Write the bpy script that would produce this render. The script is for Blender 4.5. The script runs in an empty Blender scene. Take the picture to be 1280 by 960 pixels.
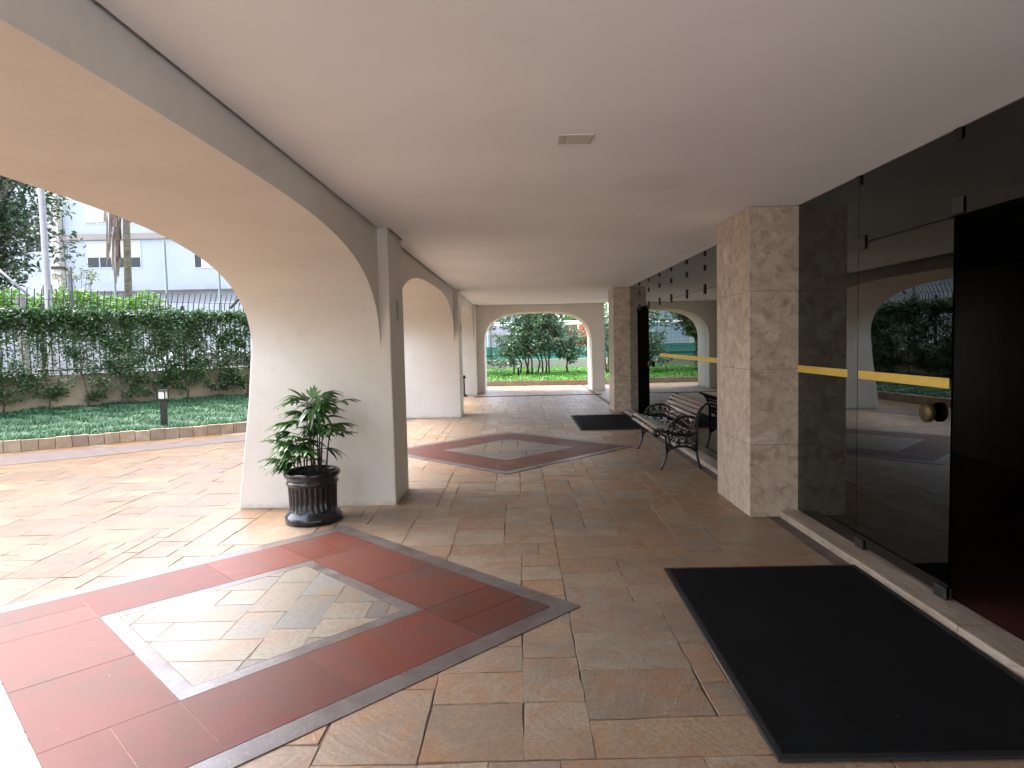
import bpy, math, random
import numpy as np
from mathutils import Vector, Matrix
random.seed(7)
rng = np.random.default_rng(11)
PI = math.pi
S = bpy.context.scene
COL = S.collection
H = 2.54            # ceiling height

# ------------------------------------------------------------------ helpers
class MB:
    """collects shapes, build() links them as ONE mesh object"""
    def __init__(s): s.v = []; s.f = []; s.sm = []; s.at = []
    def add(s, vs, fs, smooth=False, a=0.0):
        o = len(s.v); s.v += [tuple(p) for p in vs]
        for f in fs:
            s.f.append(tuple(o + i for i in f)); s.sm.append(smooth); s.at.append(a)
        return s
    def box(s, x0, x1, y0, y1, z0, z1, a=0.0):
        vs = [(x, y, z) for z in (z0, z1) for y in (y0, y1) for x in (x0, x1)]
        return s.add(vs, [(0, 2, 3, 1), (4, 5, 7, 6), (0, 1, 5, 4), (2, 6, 7, 3), (0, 4, 6, 2), (1, 3, 7, 5)], False, a)
    def obox(s, c, ax, ay, az, a=0.0):
        c, ax, ay, az = map(Vector, (c, ax, ay, az))
        vs = [c + ax * i + ay * j + az * k for k in (-1, 1) for j in (-1, 1) for i in (-1, 1)]
        return s.add(vs, [(0, 2, 3, 1), (4, 5, 7, 6), (0, 1, 5, 4), (2, 6, 7, 3), (0, 4, 6, 2), (1, 3, 7, 5)], False, a)
    def tube(s, pts, r, n=8, caps=True, a=0.0):
        pts = [Vector(p) for p in pts]; m = len(pts)
        rs = r if isinstance(r, (list, tuple)) else [r] * m
        vs = []; up = None
        for i, p in enumerate(pts):
            t = (pts[min(i + 1, m - 1)] - pts[max(i - 1, 0)]).normalized()
            if up is None:
                up = t.orthogonal().normalized()
            u = (up - t * up.dot(t))
            u = u.normalized() if u.length > 1e-6 else t.orthogonal().normalized()
            up = u; w = t.cross(u)
            for k in range(n):
                q = 2 * PI * k / n
                vs.append(p + (u * math.cos(q) + w * math.sin(q)) * rs[i])
        fs = [(i * n + k, i * n + (k + 1) % n, (i + 1) * n + (k + 1) % n, (i + 1) * n + k) for i in range(m - 1) for k in range(n)]
        s.add(vs, fs, True, a)
        if caps:
            o = len(s.v) - len(vs)
            s.f.append(tuple(o + k for k in reversed(range(n)))); s.sm.append(False); s.at.append(a)
            s.f.append(tuple(o + (m - 1) * n + k for k in range(n))); s.sm.append(False); s.at.append(a)
        return s
    def lathe(s, prof, c, n=48, mod=None, smooth=True):
        vs = []
        for r, z, *m in prof:
            for k in range(n):
                q = 2 * PI * k / n
                rr = r - (mod(q) * m[0] if (m and mod) else 0)
                vs.append((c[0] + rr * math.cos(q), c[1] + rr * math.sin(q), c[2] + z))
        fs = [(i * n + k, i * n + (k + 1) % n, (i + 1) * n + (k + 1) % n, (i + 1) * n + k) for i in range(len(prof) - 1) for k in range(n)]
        return s.add(vs, fs, smooth)
    def prism(s, poly, fn, d0, d1, a=0.0):
        """poly 2-D outline (simple), fn(p, d) -> 3-D point"""
        n = len(poly)
        vs = [fn(p, d0) for p in poly] + [fn(p, d1) for p in poly]
        fs = [tuple(range(n - 1, -1, -1)), tuple(range(n, 2 * n))] + [(i, (i + 1) % n, n + (i + 1) % n, n + i) for i in range(n)]
        return s.add(vs, fs, False, a)
    def build(s, name, mat, parent=None, attr=None, bevel=None):
        me = bpy.data.meshes.new(name); me.from_pydata(s.v, [], s.f)
        me.polygons.foreach_set('use_smooth', s.sm)
        if attr:
            at = me.attributes.new(attr, 'FLOAT', 'FACE'); at.data.foreach_set('value', s.at)
        return link(name, me, mat, parent, bevel)

def link(name, me, mat, parent=None, bevel=None):
    o = bpy.data.objects.new(name, me); COL.objects.link(o)
    if mat: me.materials.append(mat)
    if parent:
        o.parent = parent
        o.matrix_parent_inverse = Matrix.Translation(parent.location).inverted() if parent.rotation_euler.z == 0 else parent.matrix_basis.inverted()
    if bevel:
        b = o.modifiers.new('bevel', 'BEVEL'); b.width = bevel; b.segments = 2; b.limit_method = 'ANGLE'; b.angle_limit = 0.6
    return o

def fast(name, V, F, mat, parent=None, rnd=None, smooth=False):
    """numpy mesh: V (n,3), F (m,k)"""
    me = bpy.data.meshes.new(name)
    m, k = F.shape
    me.vertices.add(len(V)); me.vertices.foreach_set('co', np.ascontiguousarray(V, dtype=np.float32).ravel())
    me.loops.add(m * k); me.loops.foreach_set('vertex_index', np.ascontiguousarray(F, dtype=np.int32).ravel())
    me.polygons.add(m); me.polygons.foreach_set('loop_start', np.arange(0, m * k, k, dtype=np.int32))
    me.update(calc_edges=True); me.validate()
    if smooth: me.polygons.foreach_set('use_smooth', [True] * m)
    if rnd is not None:
        at = me.attributes.new('rnd', 'FLOAT', 'FACE'); at.data.foreach_set('value', np.ascontiguousarray(rnd, dtype=np.float32))
    return link(name, me, mat, parent)

def empty(name, loc=(0, 0, 0)):
    o = bpy.data.objects.new(name, None); COL.objects.link(o); o.location = loc; o.empty_display_size = 0.2
    return o
def tag(o, label, cat, group=None, kind='thing'):
    o['label'] = label; o['category'] = cat; o['kind'] = kind
    if group: o['group'] = group
    return o
def struct(o, kind='structure'):
    o['kind'] = kind; return o

# ------------------------------------------------------------------ materials
def mat(name, base=(.5, .5, .5), rough=.6, metal=0.0, spec=.5):
    m = bpy.data.materials.new(name); m.use_nodes = True
    b = m.node_tree.nodes['Principled BSDF']
    b.inputs['Base Color'].default_value = (*base, 1); b.inputs['Roughness'].default_value = rough
    b.inputs['Metallic'].default_value = metal; b.inputs['Specular IOR Level'].default_value = spec
    return m
class NT:
    def __init__(s, m): s.t = m.node_tree; s.n = s.t.nodes; s.b = s.n['Principled BSDF']
    def new(s, kind, **kw):
        x = s.n.new(kind)
        for k, v in kw.items(): setattr(x, k, v)
        return x
    def ln(s, a, b): s.t.links.new(a, b)
    def coord(s, scale=(1, 1, 1), rot=(0, 0, 0)):
        c = s.new('ShaderNodeTexCoord'); mp = s.new('ShaderNodeMapping')
        mp.inputs['Scale'].default_value = scale; mp.inputs['Rotation'].default_value = rot
        s.ln(c.outputs['Object'], mp.inputs['Vector']); return mp.outputs['Vector']
    def noise(s, vec, scale, detail=4, rough=.55, dist=0):
        x = s.new('ShaderNodeTexNoise'); x.inputs['Scale'].default_value = scale; x.inputs['Detail'].default_value = detail
        x.inputs['Roughness'].default_value = rough; x.inputs['Distortion'].default_value = dist
        s.ln(vec, x.inputs['Vector']); return x.outputs['Fac']
    def ramp(s, fac, stops, interp='LINEAR'):
        r = s.new('ShaderNodeValToRGB'); r.color_ramp.interpolation = interp
        e = r.color_ramp.elements
        while len(e) < len(stops): e.new(0.5)
        for el, (p, c) in zip(e, stops):
            el.position = p; el.color = (*c, 1) if len(c) == 3 else c
        s.ln(fac, r.inputs['Fac']); return r.outputs['Color']
    def mix(s, fac, a, b, mode='MIX'):
        x = s.new('ShaderNodeMix', data_type='RGBA', blend_type=mode)
        if isinstance(fac, (int, float)): x.inputs[0].default_value = fac
        else: s.ln(fac, x.inputs[0])
        for sock, v in ((x.inputs[6], a), (x.inputs[7], b)):
            if isinstance(v, tuple): sock.default_value = (*v, 1)
            else: s.ln(v, sock)
        return x.outputs[2]
    def math(s, op, a, b=0.0):
        x = s.new('ShaderNodeMath', operation=op)
        for sock, v in ((x.inputs[0], a), (x.inputs[1], b)):
            if isinstance(v, (int, float)): sock.default_value = v
            else: s.ln(v, sock)
        return x.outputs[0]
    def attr(s, name):
        x = s.new('ShaderNodeAttribute'); x.attribute_name = name; return x.outputs['Fac']
    def bump(s, h, strength=.3, dist=.01):
        x = s.new('ShaderNodeBump'); x.inputs['Strength'].default_value = strength; x.inputs['Distance'].default_value = dist
        s.ln(h, x.inputs['Height']); s.ln(x.outputs['Normal'], s.b.inputs['Normal'])
    def color(s, c): s.ln(c, s.b.inputs['Base Color'])
    def rough(s, c): s.ln(c, s.b.inputs['Roughness'])

def noisy(name, c1, c2, scale=3, rough=.6, bump=.15, bscale=60, bdist=.004, detail=5, sc=(1, 1, 1), metal=0.0, r2=None):
    m = mat(name, c1, rough, metal); t = NT(m); v = t.coord(sc)
    f = t.noise(v, scale, detail)
    t.color(t.ramp(f, [(.32, c1), (.68, c2)]))
    if r2 is not None:
        t.rough(t.ramp(f, [(.35, (rough,) * 3), (.65, (r2,) * 3)]))
    if bump: t.bump(t.noise(v, bscale, 3), bump, bdist)
    return m

# cream wall paint: rolled plaster with faint scuffs near the floor
M_wall = mat('cream_paint', (.6, .5, .4), .62); t = NT(M_wall); v = t.coord()
n1 = t.noise(v, 1.3, 5); n2 = t.noise(v, 9, 6)
c = t.ramp(n1, [(.3, (.60, .555, .485)), (.7, (.66, .615, .54))])
c = t.mix(t.ramp(n2, [(.55, (0, 0, 0)), (.75, (.4, .4, .4))]), c, (.52, .46, .39))
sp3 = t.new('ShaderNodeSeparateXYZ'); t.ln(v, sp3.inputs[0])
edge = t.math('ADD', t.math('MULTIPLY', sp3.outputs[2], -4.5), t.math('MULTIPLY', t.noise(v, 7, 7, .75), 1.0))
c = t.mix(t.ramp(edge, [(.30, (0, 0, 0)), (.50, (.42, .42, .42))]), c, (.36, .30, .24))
t.color(c); t.bump(t.math('ADD', t.noise(v, 55, 4), t.math('MULTIPLY', t.noise(v, 6, 3), 1.5)), .22, .005)
M_ceil = mat('ceiling_paint', (.72, .66, .62), .7); t = NT(M_ceil); v = t.coord()
c = t.ramp(t.noise(v, .8, 5), [(.28, (.78, .795, .815)), (.72, (.87, .885, .90))])
c = t.mix(t.ramp(t.noise(v, 4, 6), [(.58, (0, 0, 0)), (.8, (.25, .25, .25))]), c, (.71, .70, .68))
t.color(c); t.bump(t.noise(v, 40, 3), .12, .004)
M_patch = noisy('ceiling_repair', (.76, .765, .775), (.81, .82, .83), 6, .75, .2)

# flagstones
M_stone = mat('flagstone', (.4, .3, .2), .45); t = NT(M_stone)
r = t.attr('stone'); gx = t.new('ShaderNodeTexCoord').outputs['Object']
off = t.new('ShaderNodeCombineXYZ'); k1 = t.math('MULTIPLY', r, 91.7); t.ln(k1, off.inputs[2]); t.ln(t.math('MULTIPLY', r, 37.1), off.inputs[0])
add = t.new('ShaderNodeVectorMath', operation='ADD'); t.ln(gx, add.inputs[0]); t.ln(off.outputs[0], add.inputs[1]); vec = add.outputs[0]
rot = t.new('ShaderNodeVectorRotate', rotation_type='Z_AXIS'); t.ln(vec, rot.inputs['Vector']); t.ln(t.math('MULTIPLY', r, 40.0), rot.inputs['Angle'])
str_ = t.new('ShaderNodeMapping'); str_.inputs['Scale'].default_value = (1.2, 9, 1); t.ln(rot.outputs[0], str_.inputs['Vector'])
frac = t.math('FRACT', t.math('MULTIPLY', r, 13.37))
base = t.ramp(frac, [(0, (.30, .205, .135)), (.14, (.36, .26, .18)), (.3, (.235, .185, .145)), (.42, (.35, .21, .115)), (.55, (.39, .30, .21)), (.66, (.25, .19, .14)), (.78, (.33, .175, .085)), (.9, (.36, .275, .185)), (1.0, (.27, .23, .19))])
streak = t.noise(str_.outputs[0], 3.2, 6, .65, .6)
cloud = t.noise(vec, 3.3, 5, .6, 1.2)
fine = t.noise(vec, 55, 4, .7)
c = t.mix(t.ramp(streak, [(.42, (0, 0, 0)), (.72, (.6, .6, .6))]), base, (.40, .315, .235))
c = t.mix(t.ramp(cloud, [(.47, (0, 0, 0)), (.66, (.7, .7, .7))]), c, (.33, .16, .075))
c = t.mix(t.ramp(t.noise(vec, 2.1, 6, .6, .5), [(.5, (0, 0, 0)), (.68, (.75, .75, .75))]), c, (.205, .17, .13))
c = t.mix(t.ramp(fine, [(.35, (.6, .6, .6)), (.58, (0, 0, 0))]), c, (.17, .12, .08))
c = t.mix(.14, c, (0, 0, 0)); stone_c = c
sep = t.new('ShaderNodeSeparateXYZ'); t.ln(gx, sep.inputs[0])
mr = t.new('ShaderNodeMapRange', interpolation_type='SMOOTHSTEP'); mr.inputs['From Min'].default_value = 1.3; mr.inputs['From Max'].default_value = 3.4; t.ln(t.math('SUBTRACT', t.math('MULTIPLY', cloud, .5), sep.outputs[0]), mr.inputs['Value']); wet_dim = mr.outputs['Result']
gm = t.new('ShaderNodeGamma'); gm.inputs['Gamma'].default_value = 1.6; t.ln(stone_c, gm.inputs['Color']); t.color(t.mix(wet_dim, stone_c, t.mix(1.0, gm.outputs[0], (.86, .86, .62), 'MULTIPLY')))  # outer stones are wet; colour also darkened to offset the strong open light
ro = t.mix(wet_dim, t.ramp(cloud, [(.3, (.36,) * 3), (.7, (.56,) * 3)]), (.34, .34, .34)); t.rough(ro)
t.b.inputs['Specular IOR Level'].default_value = .38
t.bump(t.math('ADD', t.math('MULTIPLY', streak, 1.0), t.math('MULTIPLY', fine, .35)), .6, .007)
M_pale = noisy('pale_stone', (.14, .12, .10), (.2, .18, .15), 5, .5, .4, 40); t = NT(M_pale); r = t.attr('stone'); v = t.coord()
c = t.ramp(r, [(0, (.105, .095, .078)), (.25, (.165, .138, .10)), (.45, (.095, .093, .088)), (.65, (.17, .12, .075)), (.85, (.125, .12, .108)), (1, (.18, .15, .11))])
c = t.mix(t.ramp(t.noise(v, 4, 6, .65, .8), [(.48, (0, 0, 0)), (.66, (.75, .75, .75))]), c, (.17, .095, .045))
t.color(t.mix(t.ramp(t.noise(v, 40, 4, .7), [(.35, (.6, .6, .6)), (.58, (0, 0, 0))]), c, (.07, .06, .05)))
M_grout = noisy('mortar', (.075, .055, .042), (.13, .098, .075), 12, .85, .3, 90)
M_kerbstone = noisy('kerb_stone', (.24, .17, .11), (.36, .27, .19), 6, .6, .4, 40); t = NT(M_kerbstone); r = t.attr('stone'); v = t.coord()
c = t.ramp(r, [(0, (.24, .175, .12)), (.25, (.32, .25, .18)), (.45, (.20, .15, .115)), (.6, (.36, .29, .215)), (.75, (.28, .20, .13)), (.9, (.30, .13, .07)), (1, (.33, .27, .21))])
t.color(t.mix(t.ramp(t.noise(v, 7, 6), [(.4, (.5, .5, .5)), (.6, (0, 0, 0))]), c, (.16, .115, .085)))
M_red = mat('red_slab', (.2, .06, .04), .3); t = NT(M_red); v = t.coord(); r = t.attr('stone')
c = t.ramp(r, [(0, (.086, .025, .017)), (.5, (.100, .029, .019)), (1, (.112, .036, .025))])
n = t.noise(v, 2.2, 7, .65, .9)
c = t.mix(t.ramp(n, [(.42, (0, 0, 0)), (.68, (.8, .8, .8))]), c, (.072, .046, .039))
c = t.mix(t.ramp(t.noise(v, 38, 2), [(.74, (0, 0, 0)), (.78, (.5, .5, .5))]), c, (.27, .2, .18))
t.color(c); t.rough(t.ramp(n, [(.35, (.42,) * 3), (.7, (.58,) * 3)])); t.bump(t.noise(v, 60, 3), .2, .003); t.b.inputs['Specular IOR Level'].default_value = .15
M_grey = mat('grey_granite', (.2, .18, .18), .4); t = NT(M_grey); v = t.coord()
c = t.ramp(t.noise(v, 130, 3, .7), [(.35, (.066, .054, .050)), (.65, (.14, .12, .112))])
c = t.mix(t.ramp(t.noise(v, 3.5, 6, .65, .8), [(.42, (0, 0, 0)), (.62, (.85, .85, .85))]), c, (.055, .035, .032))
t.color(c); t.rough(t.ramp(t.noise(v, 4, 4), [(.4, (.34,) * 3), (.65, (.5,) * 3)])); t.bump(t.noise(v, 80, 3), .2, .003)
M_band = noisy('purple_stone', (.052, .034, .031), (.085, .06, .057), 5, .35, .2, 60)

# travertine
def travertine(name, sc, warm, k=1.0):
    m = mat(name, (.4, .32, .26), .35); t = NT(m); v = t.coord(sc)
    a = t.noise(v, 2.2, 8, .64, .7); b = t.noise(v, 11, 8, .72, .3); d = t.noise(v, 70, 3, .6)
    c = t.ramp(a, [(.32, (.38 * warm, .29, .225)), (.46, (.58, .49, .40)), (.54, (.45, .355, .28)), (.66, (.66, .58, .49))])
    c = t.mix(t.ramp(b, [(.36, (.9, .9, .9)), (.50, (0, 0, 0))]), c, (.31, .235, .17))
    c = t.mix(t.ramp(d, [(.70, (0, 0, 0)), (.76, (.5, .5, .5))]), c, (.6, .53, .46))
    if k < 1: c = t.mix(1 - k, c, (.08, .05, .03))
    t.color(c); t.bump(b, .12, .003); return m
M_trav = travertine('travertine', (1, 1, 1), 1.05)
M_sill = travertine('travertine_sill', (3, .6, 3), 1.0, .62)

# smoked glass
def glass(name, ior, tint):
    m = bpy.data.materials.new(name); m.use_nodes = True
    nt = m.node_tree; nt.nodes.remove(nt.nodes['Principled BSDF']); out = nt.nodes['Material Output']
    fr = nt.nodes.new('ShaderNodeFresnel'); fr.inputs['IOR'].default_value = ior
    gl = nt.nodes.new('ShaderNodeBsdfGlossy'); gl.inputs['Roughness'].default_value = 0.0; gl.inputs['Color'].default_value = (.93, .99, .98, 1)
    tr = nt.nodes.new('ShaderNodeBsdfTransparent'); tr.inputs['Color'].default_value = (*tint, 1)
    mx = nt.nodes.new('ShaderNodeMixShader')
    nt.links.new(fr.outputs[0], mx.inputs[0]); nt.links.new(tr.outputs[0], mx.inputs[1]); nt.links.new(gl.outputs[0], mx.inputs[2]); nt.links.new(mx.outputs[0], out.inputs[0])
    return m
M_glass = glass('smoked_glass', 1.57, (.20, .21, .195))
M_mglass = glass('mirror_film_glass', 2.7, (.2, .22, .21))
M_yellow = noisy('yellow_tape', (.62, .42, .07), (.68, .47, .09), 20, .5, 0)
M_steel = noisy('dull_steel', (.045, .047, .045), (.07, .07, .068), 30, .4, .05, 80, metal=.8)
M_darkmetal = noisy('black_metal', (.012, .012, .013), (.02, .02, .02), 20, .4, .1, 80, metal=.3)
M_brass = noisy('aged_brass', (.07, .052, .026), (.12, .09, .045), 40, .5, .1, 60, metal=.85)
M_iron = noisy('cast_iron_paint', (.003, .003, .0035), (.006, .006, .0065), 30, .4, .2, 90)
M_slat = noisy('varnished_slat', (.05, .016, .011), (.085, .03, .02), 8, .13, .06, 40, sc=(8, .6, 8))
b_ = NT(M_slat).b; b_.inputs['Coat Weight'].default_value = 1.0; b_.inputs['Coat Roughness'].default_value = .06; b_.inputs['Coat IOR'].default_value = 1.7
M_mat = noisy('black_carpet', (.003, .0035, .0038), (.006, .0065, .007), 4, .95, .9, 420, .006)
M_rubber = noisy('rubber_edge', (.004, .004, .0045), (.007, .007, .0075), 8, .7, .1, 90)
for m_, s_ in ((M_mat, .1), (M_rubber, .4)): NT(m_).b.inputs['Specular IOR Level'].default_value = s_
t = NT(M_mat); v = t.coord(); vo = t.new('ShaderNodeTexVoronoi'); vo.inputs['Scale'].default_value = 7; t.ln(v, vo.inputs['Vector'])
sp_ = t.ramp(vo.outputs['Distance'], [(.02, (.8, .8, .8)), (.035, (0, 0, 0))])
c0 = t.ramp(t.noise(v, 3, 6, .65), [(.3, (.0018, .002, .0022)), (.7, (.0055, .006, .0063))])
c0 = t.mix(t.ramp(t.noise(v, 130, 3, .8), [(.45, (0, 0, 0)), (.7, (1, 1, 1))]), c0, (.010, .0105, .011))
t.color(t.mix(sp_, c0, (.09, .09, .085)))
M_pot = noisy('black_glaze', (.004, .0045, .006), (.011, .011, .012), 7, .14, .08, 40, r2=.3)
M_soil = noisy('soil', (.03, .016, .012), (.07, .035, .025), 30, .95, .8, 60, .02)
M_plate = noisy('grey_plastic', (.32, .33, .29), (.38, .39, .34), 12, .45, .05)
M_cplate = noisy('beige_plastic', (.52, .48, .44), (.58, .54, .5), 8, .6, .05)
M_dark = noisy('dark_panel', (.035, .022, .016), (.06, .04, .03), 2, .35, .1, 20, sc=(6, 6, .5))
M_lfloor = noisy('dark_red_granite', (.045, .016, .012), (.07, .028, .02), 40, .25, 0)
M_gwall = noisy('garden_wall_paint', (.19, .165, .125), (.26, .225, .17), 1.6, .8, .3, 30, r2=.75)
M_conc = noisy('concrete', (.15, .15, .145), (.21, .205, .195), 2, .85, .3, 40)
M_farwall = noisy('grey_wall_paint', (.40, .39, .33), (.48, .46, .40), 1.5, .8, .3, 30)
M_bounce = noisy('pale_bounce', (.58, .57, .55), (.66, .65, .62), 3, .7, .1)  # reflector colour for the added ground behind the camera
M_asph = noisy('asphalt', (.045, .045, .047), (.065, .065, .066), 4, .85, .4, 120)
M_ground = noisy('ground_concrete', (.26, .25, .23), (.34, .33, .30), .5, .85, .2, 30)
M_earth = noisy('earth', (.035, .028, .018), (.06, .045, .03), 6, .95, .5, 40, .02)
M_white = noisy('white_render', (.27, .29, .32), (.305, .32, .345), .6, .75, .1, 30)
M_white2 = noisy('white_block', (.28, .30, .32), (.33, .34, .35), .8, .8, .1, 30)
M_band2 = noisy('taupe_band', (.20, .17, .15), (.25, .21, .19), 1, .8, .1)
M_greyb = noisy('grey_render', (.24, .25, .28), (.29, .30, .33), .8, .8, .1)
M_beigeb = noisy('beige_render', (.32, .28, .23), (.38, .34, .28), .8, .8, .1)
M_shut = mat('cream_shutter', (.72, .70, .58), .6); t = NT(M_shut); v = t.coord()
wv = t.new('ShaderNodeTexWave', wave_type='BANDS', bands_direction='Z'); wv.inputs['Scale'].default_value = 4.2; t.ln(v, wv.inputs['Vector'])
t.color(t.ramp(wv.outputs['Fac'], [(.0, (.26, .26, .20)), (.2, (.36, .34, .27))])); t.bump(wv.outputs['Fac'], .4, .02)
M_pane = mat('window_glass', (.012, .014, .018), .15, 0, .3)
M_curt = noisy('pale_curtain', (.5, .52, .55), (.65, .67, .7), 3, .8, .2, 8, .03, sc=(6, 6, .3))
M_frame = mat('white_frame', (.33, .34, .36), .5)
M_alu = noisy('grey_galvanised', (.055, .062, .07), (.08, .088, .098), 6, .55, .05)
M_greenp = noisy('green_pole', (.015, .04, .03), (.028, .06, .047), 6, .5, .05)
M_screen = noisy('green_windscreen', (.06, .28, .21), (.08, .36, .28), 3, .8, .3, 30)
M_whitem = mat('white_metal', (.75, .77, .78), .45)
M_carp = mat('white_car_paint', (.70, .73, .78), .22); NT(M_carp).b.inputs['Coat Weight'].default_value = .5
M_carg = mat('car_glass', (.015, .03, .04), .04, 0, .8)
M_tyre = mat('tyre', (.012, .012, .012), .8)
M_bark = noisy('bark', (.05, .038, .028), (.11, .085, .065), 9, .95, .9, 30, .02, sc=(3, 3, .6))
M_barkp = noisy('palm_bark', (.05, .045, .03), (.12, .11, .08), 6, .95, .8, 20, .02, sc=(1, 1, 3))
M_cane = noisy('dark_cane', (.022, .014, .010), (.05, .03, .02), 20, .7, .2)
M_lamp = mat('frosted_lens', (.66, .64, .6), .5)
M_roof = noisy('clay_roof', (.25, .24, .26), (.32, .3, .32), 1.5, .85, .2)

def leafmat(name, dark, light, rough=.42, trans=.3, hi=None):
    m = mat(name, light, rough); t = NT(m); r = t.attr('rnd')
    st = [(0, dark), (.75, light)] + ([(1, hi)] if hi else [])
    c = t.ramp(r, st)
    c = t.mix(t.ramp(t.noise(t.coord(), .9, 3), [(.4, (0, 0, 0)), (.7, (.5, .5, .5))]), c, dark)
    t.color(c)
    tl = t.new('ShaderNodeBsdfTranslucent'); t.ln(c, tl.inputs['Color'])
    ms = t.new('ShaderNodeMixShader'); ms.inputs[0].default_value = trans
    o = t.n['Material Output']; t.ln(t.b.outputs[0], ms.inputs[1]); t.ln(tl.outputs[0], ms.inputs[2]); t.ln(ms.outputs[0], o.inputs[0])
    return m
L_hedge = leafmat('hedge_leaf', (.018, .046, .016), (.05, .118, .036), hi=(.12, .25, .06))
L_bright = leafmat('bright_leaf', (.05, .14, .012), (.13, .32, .03), hi=(.22, .44, .06))
L_tree = leafmat('tree_leaf', (.014, .032, .014), (.04, .075, .03), .35, hi=(.10, .16, .07))
L_shrub = leafmat('shrub_leaf', (.06, .125, .065), (.155, .25, .145), .32, hi=(.40, .48, .38))
L_yell = leafmat('yellow_green_leaf', (.05, .075, .018), (.14, .17, .045), .45, hi=(.25, .26, .09))
L_red = leafmat('red_leaf', (.25, .05, .02), (.55, .14, .05), .5, hi=(.6, .25, .06))
L_mondo = leafmat('mondo_blade', (.018, .068, .030), (.045, .148, .066), .55, .25, hi=(.10, .24, .12))
L_lawn = leafmat('lawn_blade', (.06, .19, .02), (.13, .36, .04), .45, .3, hi=(.20, .46, .08))
L_palm = leafmat('palm_leaf', (.016, .058, .014), (.045, .135, .026), .3, .3, hi=(.12, .26, .04))
L_dry = leafmat('dry_frond', (.04, .028, .02), (.16, .12, .085), .8, .2)

# ------------------------------------------------------------------ world, sun, camera
w = bpy.data.worlds.new('World'); S.world = w; w.use_nodes = True
wn = w.node_tree; bg = wn.nodes['Background']
sky = wn.nodes.new('ShaderNodeTexSky'); sky.sky_type = 'NISHITA'; sky.sun_disc = False
AZ, EL = math.radians(-62), math.radians(60)         # from the garden side, left and ahead
sky.sun_elevation = EL; sky.sun_rotation = AZ; sky.air_density = 1.0; sky.dust_density = 3.0; sky.ozone_density = 1.0
bw = wn.nodes.new('ShaderNodeHueSaturation'); bw.inputs['Saturation'].default_value = .68; bw.inputs['Value'].default_value = 1.0
wn.links.new(sky.outputs[0], bw.inputs['Color']); wn.links.new(bw.outputs[0], bg.inputs['Color'])
bg.inputs['Strength'].default_value = .15
sl = bpy.data.lights.new('sun', 'SUN'); sl.energy = .5; sl.angle = math.radians(30); sl.color = (1, .96, .9)
so = bpy.data.objects.new('sun', sl); COL.objects.link(so)
sd = Vector((math.sin(AZ) * math.cos(EL), math.cos(AZ) * math.cos(EL), math.sin(EL)))
so.rotation_euler = sd.to_track_quat('Z', 'Y').to_euler(); so.location = sd * 60

cd = bpy.data.cameras.new('camera'); co = bpy.data.objects.new('camera', cd); COL.objects.link(co); S.camera = co
f_, pit, yaw, rol = 832.87, .06130, .004086, -.021932
cp, sp, cy, sy, cr, sr = math.cos(pit), math.sin(pit), math.cos(yaw), math.sin(yaw), math.cos(rol), math.sin(rol)
fw = Vector((sy * cp, cy * cp, -sp)); ri = Vector((cy, -sy, 0)); up = ri.cross(fw)
r2 = ri * cr + up * sr; u2 = up * cr - ri * sr
co.matrix_world = Matrix(((r2.x, u2.x, -fw.x, 0), (r2.y, u2.y, -fw.y, 0), (r2.z, u2.z, -fw.z, 1.5), (0, 0, 0, 1)))
cd.sensor_width = 36; cd.lens = f_ / 1280 * 36; cd.shift_x = -(651.77 - 640) / 1280; cd.shift_y = (476.92 - 480) / 1280
cd.clip_start = .05; cd.clip_end = 900
S.view_settings.view_transform = 'Standard'; S.view_settings.look = 'None'; S.view_settings.gamma = 1
S.view_settings.exposure = 3.4
S.render.engine = 'CYCLES'
C = S.cycles
C.max_bounces = 14; C.diffuse_bounces = 8; C.glossy_bounces = 6; C.transmission_bounces = 6; C.transparent_max_bounces = 16
C.use_denoising = True; C.sample_clamp_indirect = 8; C.caustics_reflective = True; C.blur_glossy = 1.0; C.caustics_refractive = False
try: C.denoising_input_passes = 'RGB_ALBEDO_NORMAL'
except Exception: pass

# ------------------------------------------------------------------ plan curves of the garden
def smooth_line(P, n):
    P = [Vector((*p, 0)) for p in P]; out = []
    P = [P[0] * 2 - P[1]] + P + [P[-1] * 2 - P[-2]]
    for i in range(1, len(P) - 2):
        for k in range(n):
            u = k / n; a, b, c, d = P[i - 1:i + 3]
            out.append(.5 * ((2 * b) + (c - a) * u + (2 * a - 5 * b + 4 * c - d) * u * u + (3 * b - a - 3 * c + d) * u ** 3))
    out.append(P[-2]); return [(p.x, p.y) for p in out]
def resample(L, n):
    L = np.array(L); d = np.r_[0, np.cumsum(np.linalg.norm(np.diff(L, axis=0), axis=1))]
    q = np.linspace(0, d[-1], n); return np.c_[np.interp(q, d, L[:, 0]), np.interp(q, d, L[:, 1])]
def length(L): return float(np.linalg.norm(np.diff(np.array(L), axis=0), axis=1).sum())
KERB = smooth_line([(-17, 4.6), (-12, 7.35), (-7.76, 9.9), (-6.4, 10.75), (-4.94, 11.7), (-4.0, 12.9), (-3.7, 15), (-3.6, 18.6), (-3.0, 21.0), (-1.2, 22.2), (2.3, 21.9), (6, 21.4), (10, 20.9)], 10)
WALL = smooth_line([(-17, 5.4), (-13, 9.25), (-9.7, 12.5), (-8.8, 13.35), (-7.85, 14.25), (-6.9, 15.2), (-6.1, 16.3), (-5.8, 18), (-5.8, 22.5), (-4.9, 25.6), (-2.8, 26.7), (2.8, 26.6), (7, 26.3), (12, 25.9)], 10)
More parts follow.
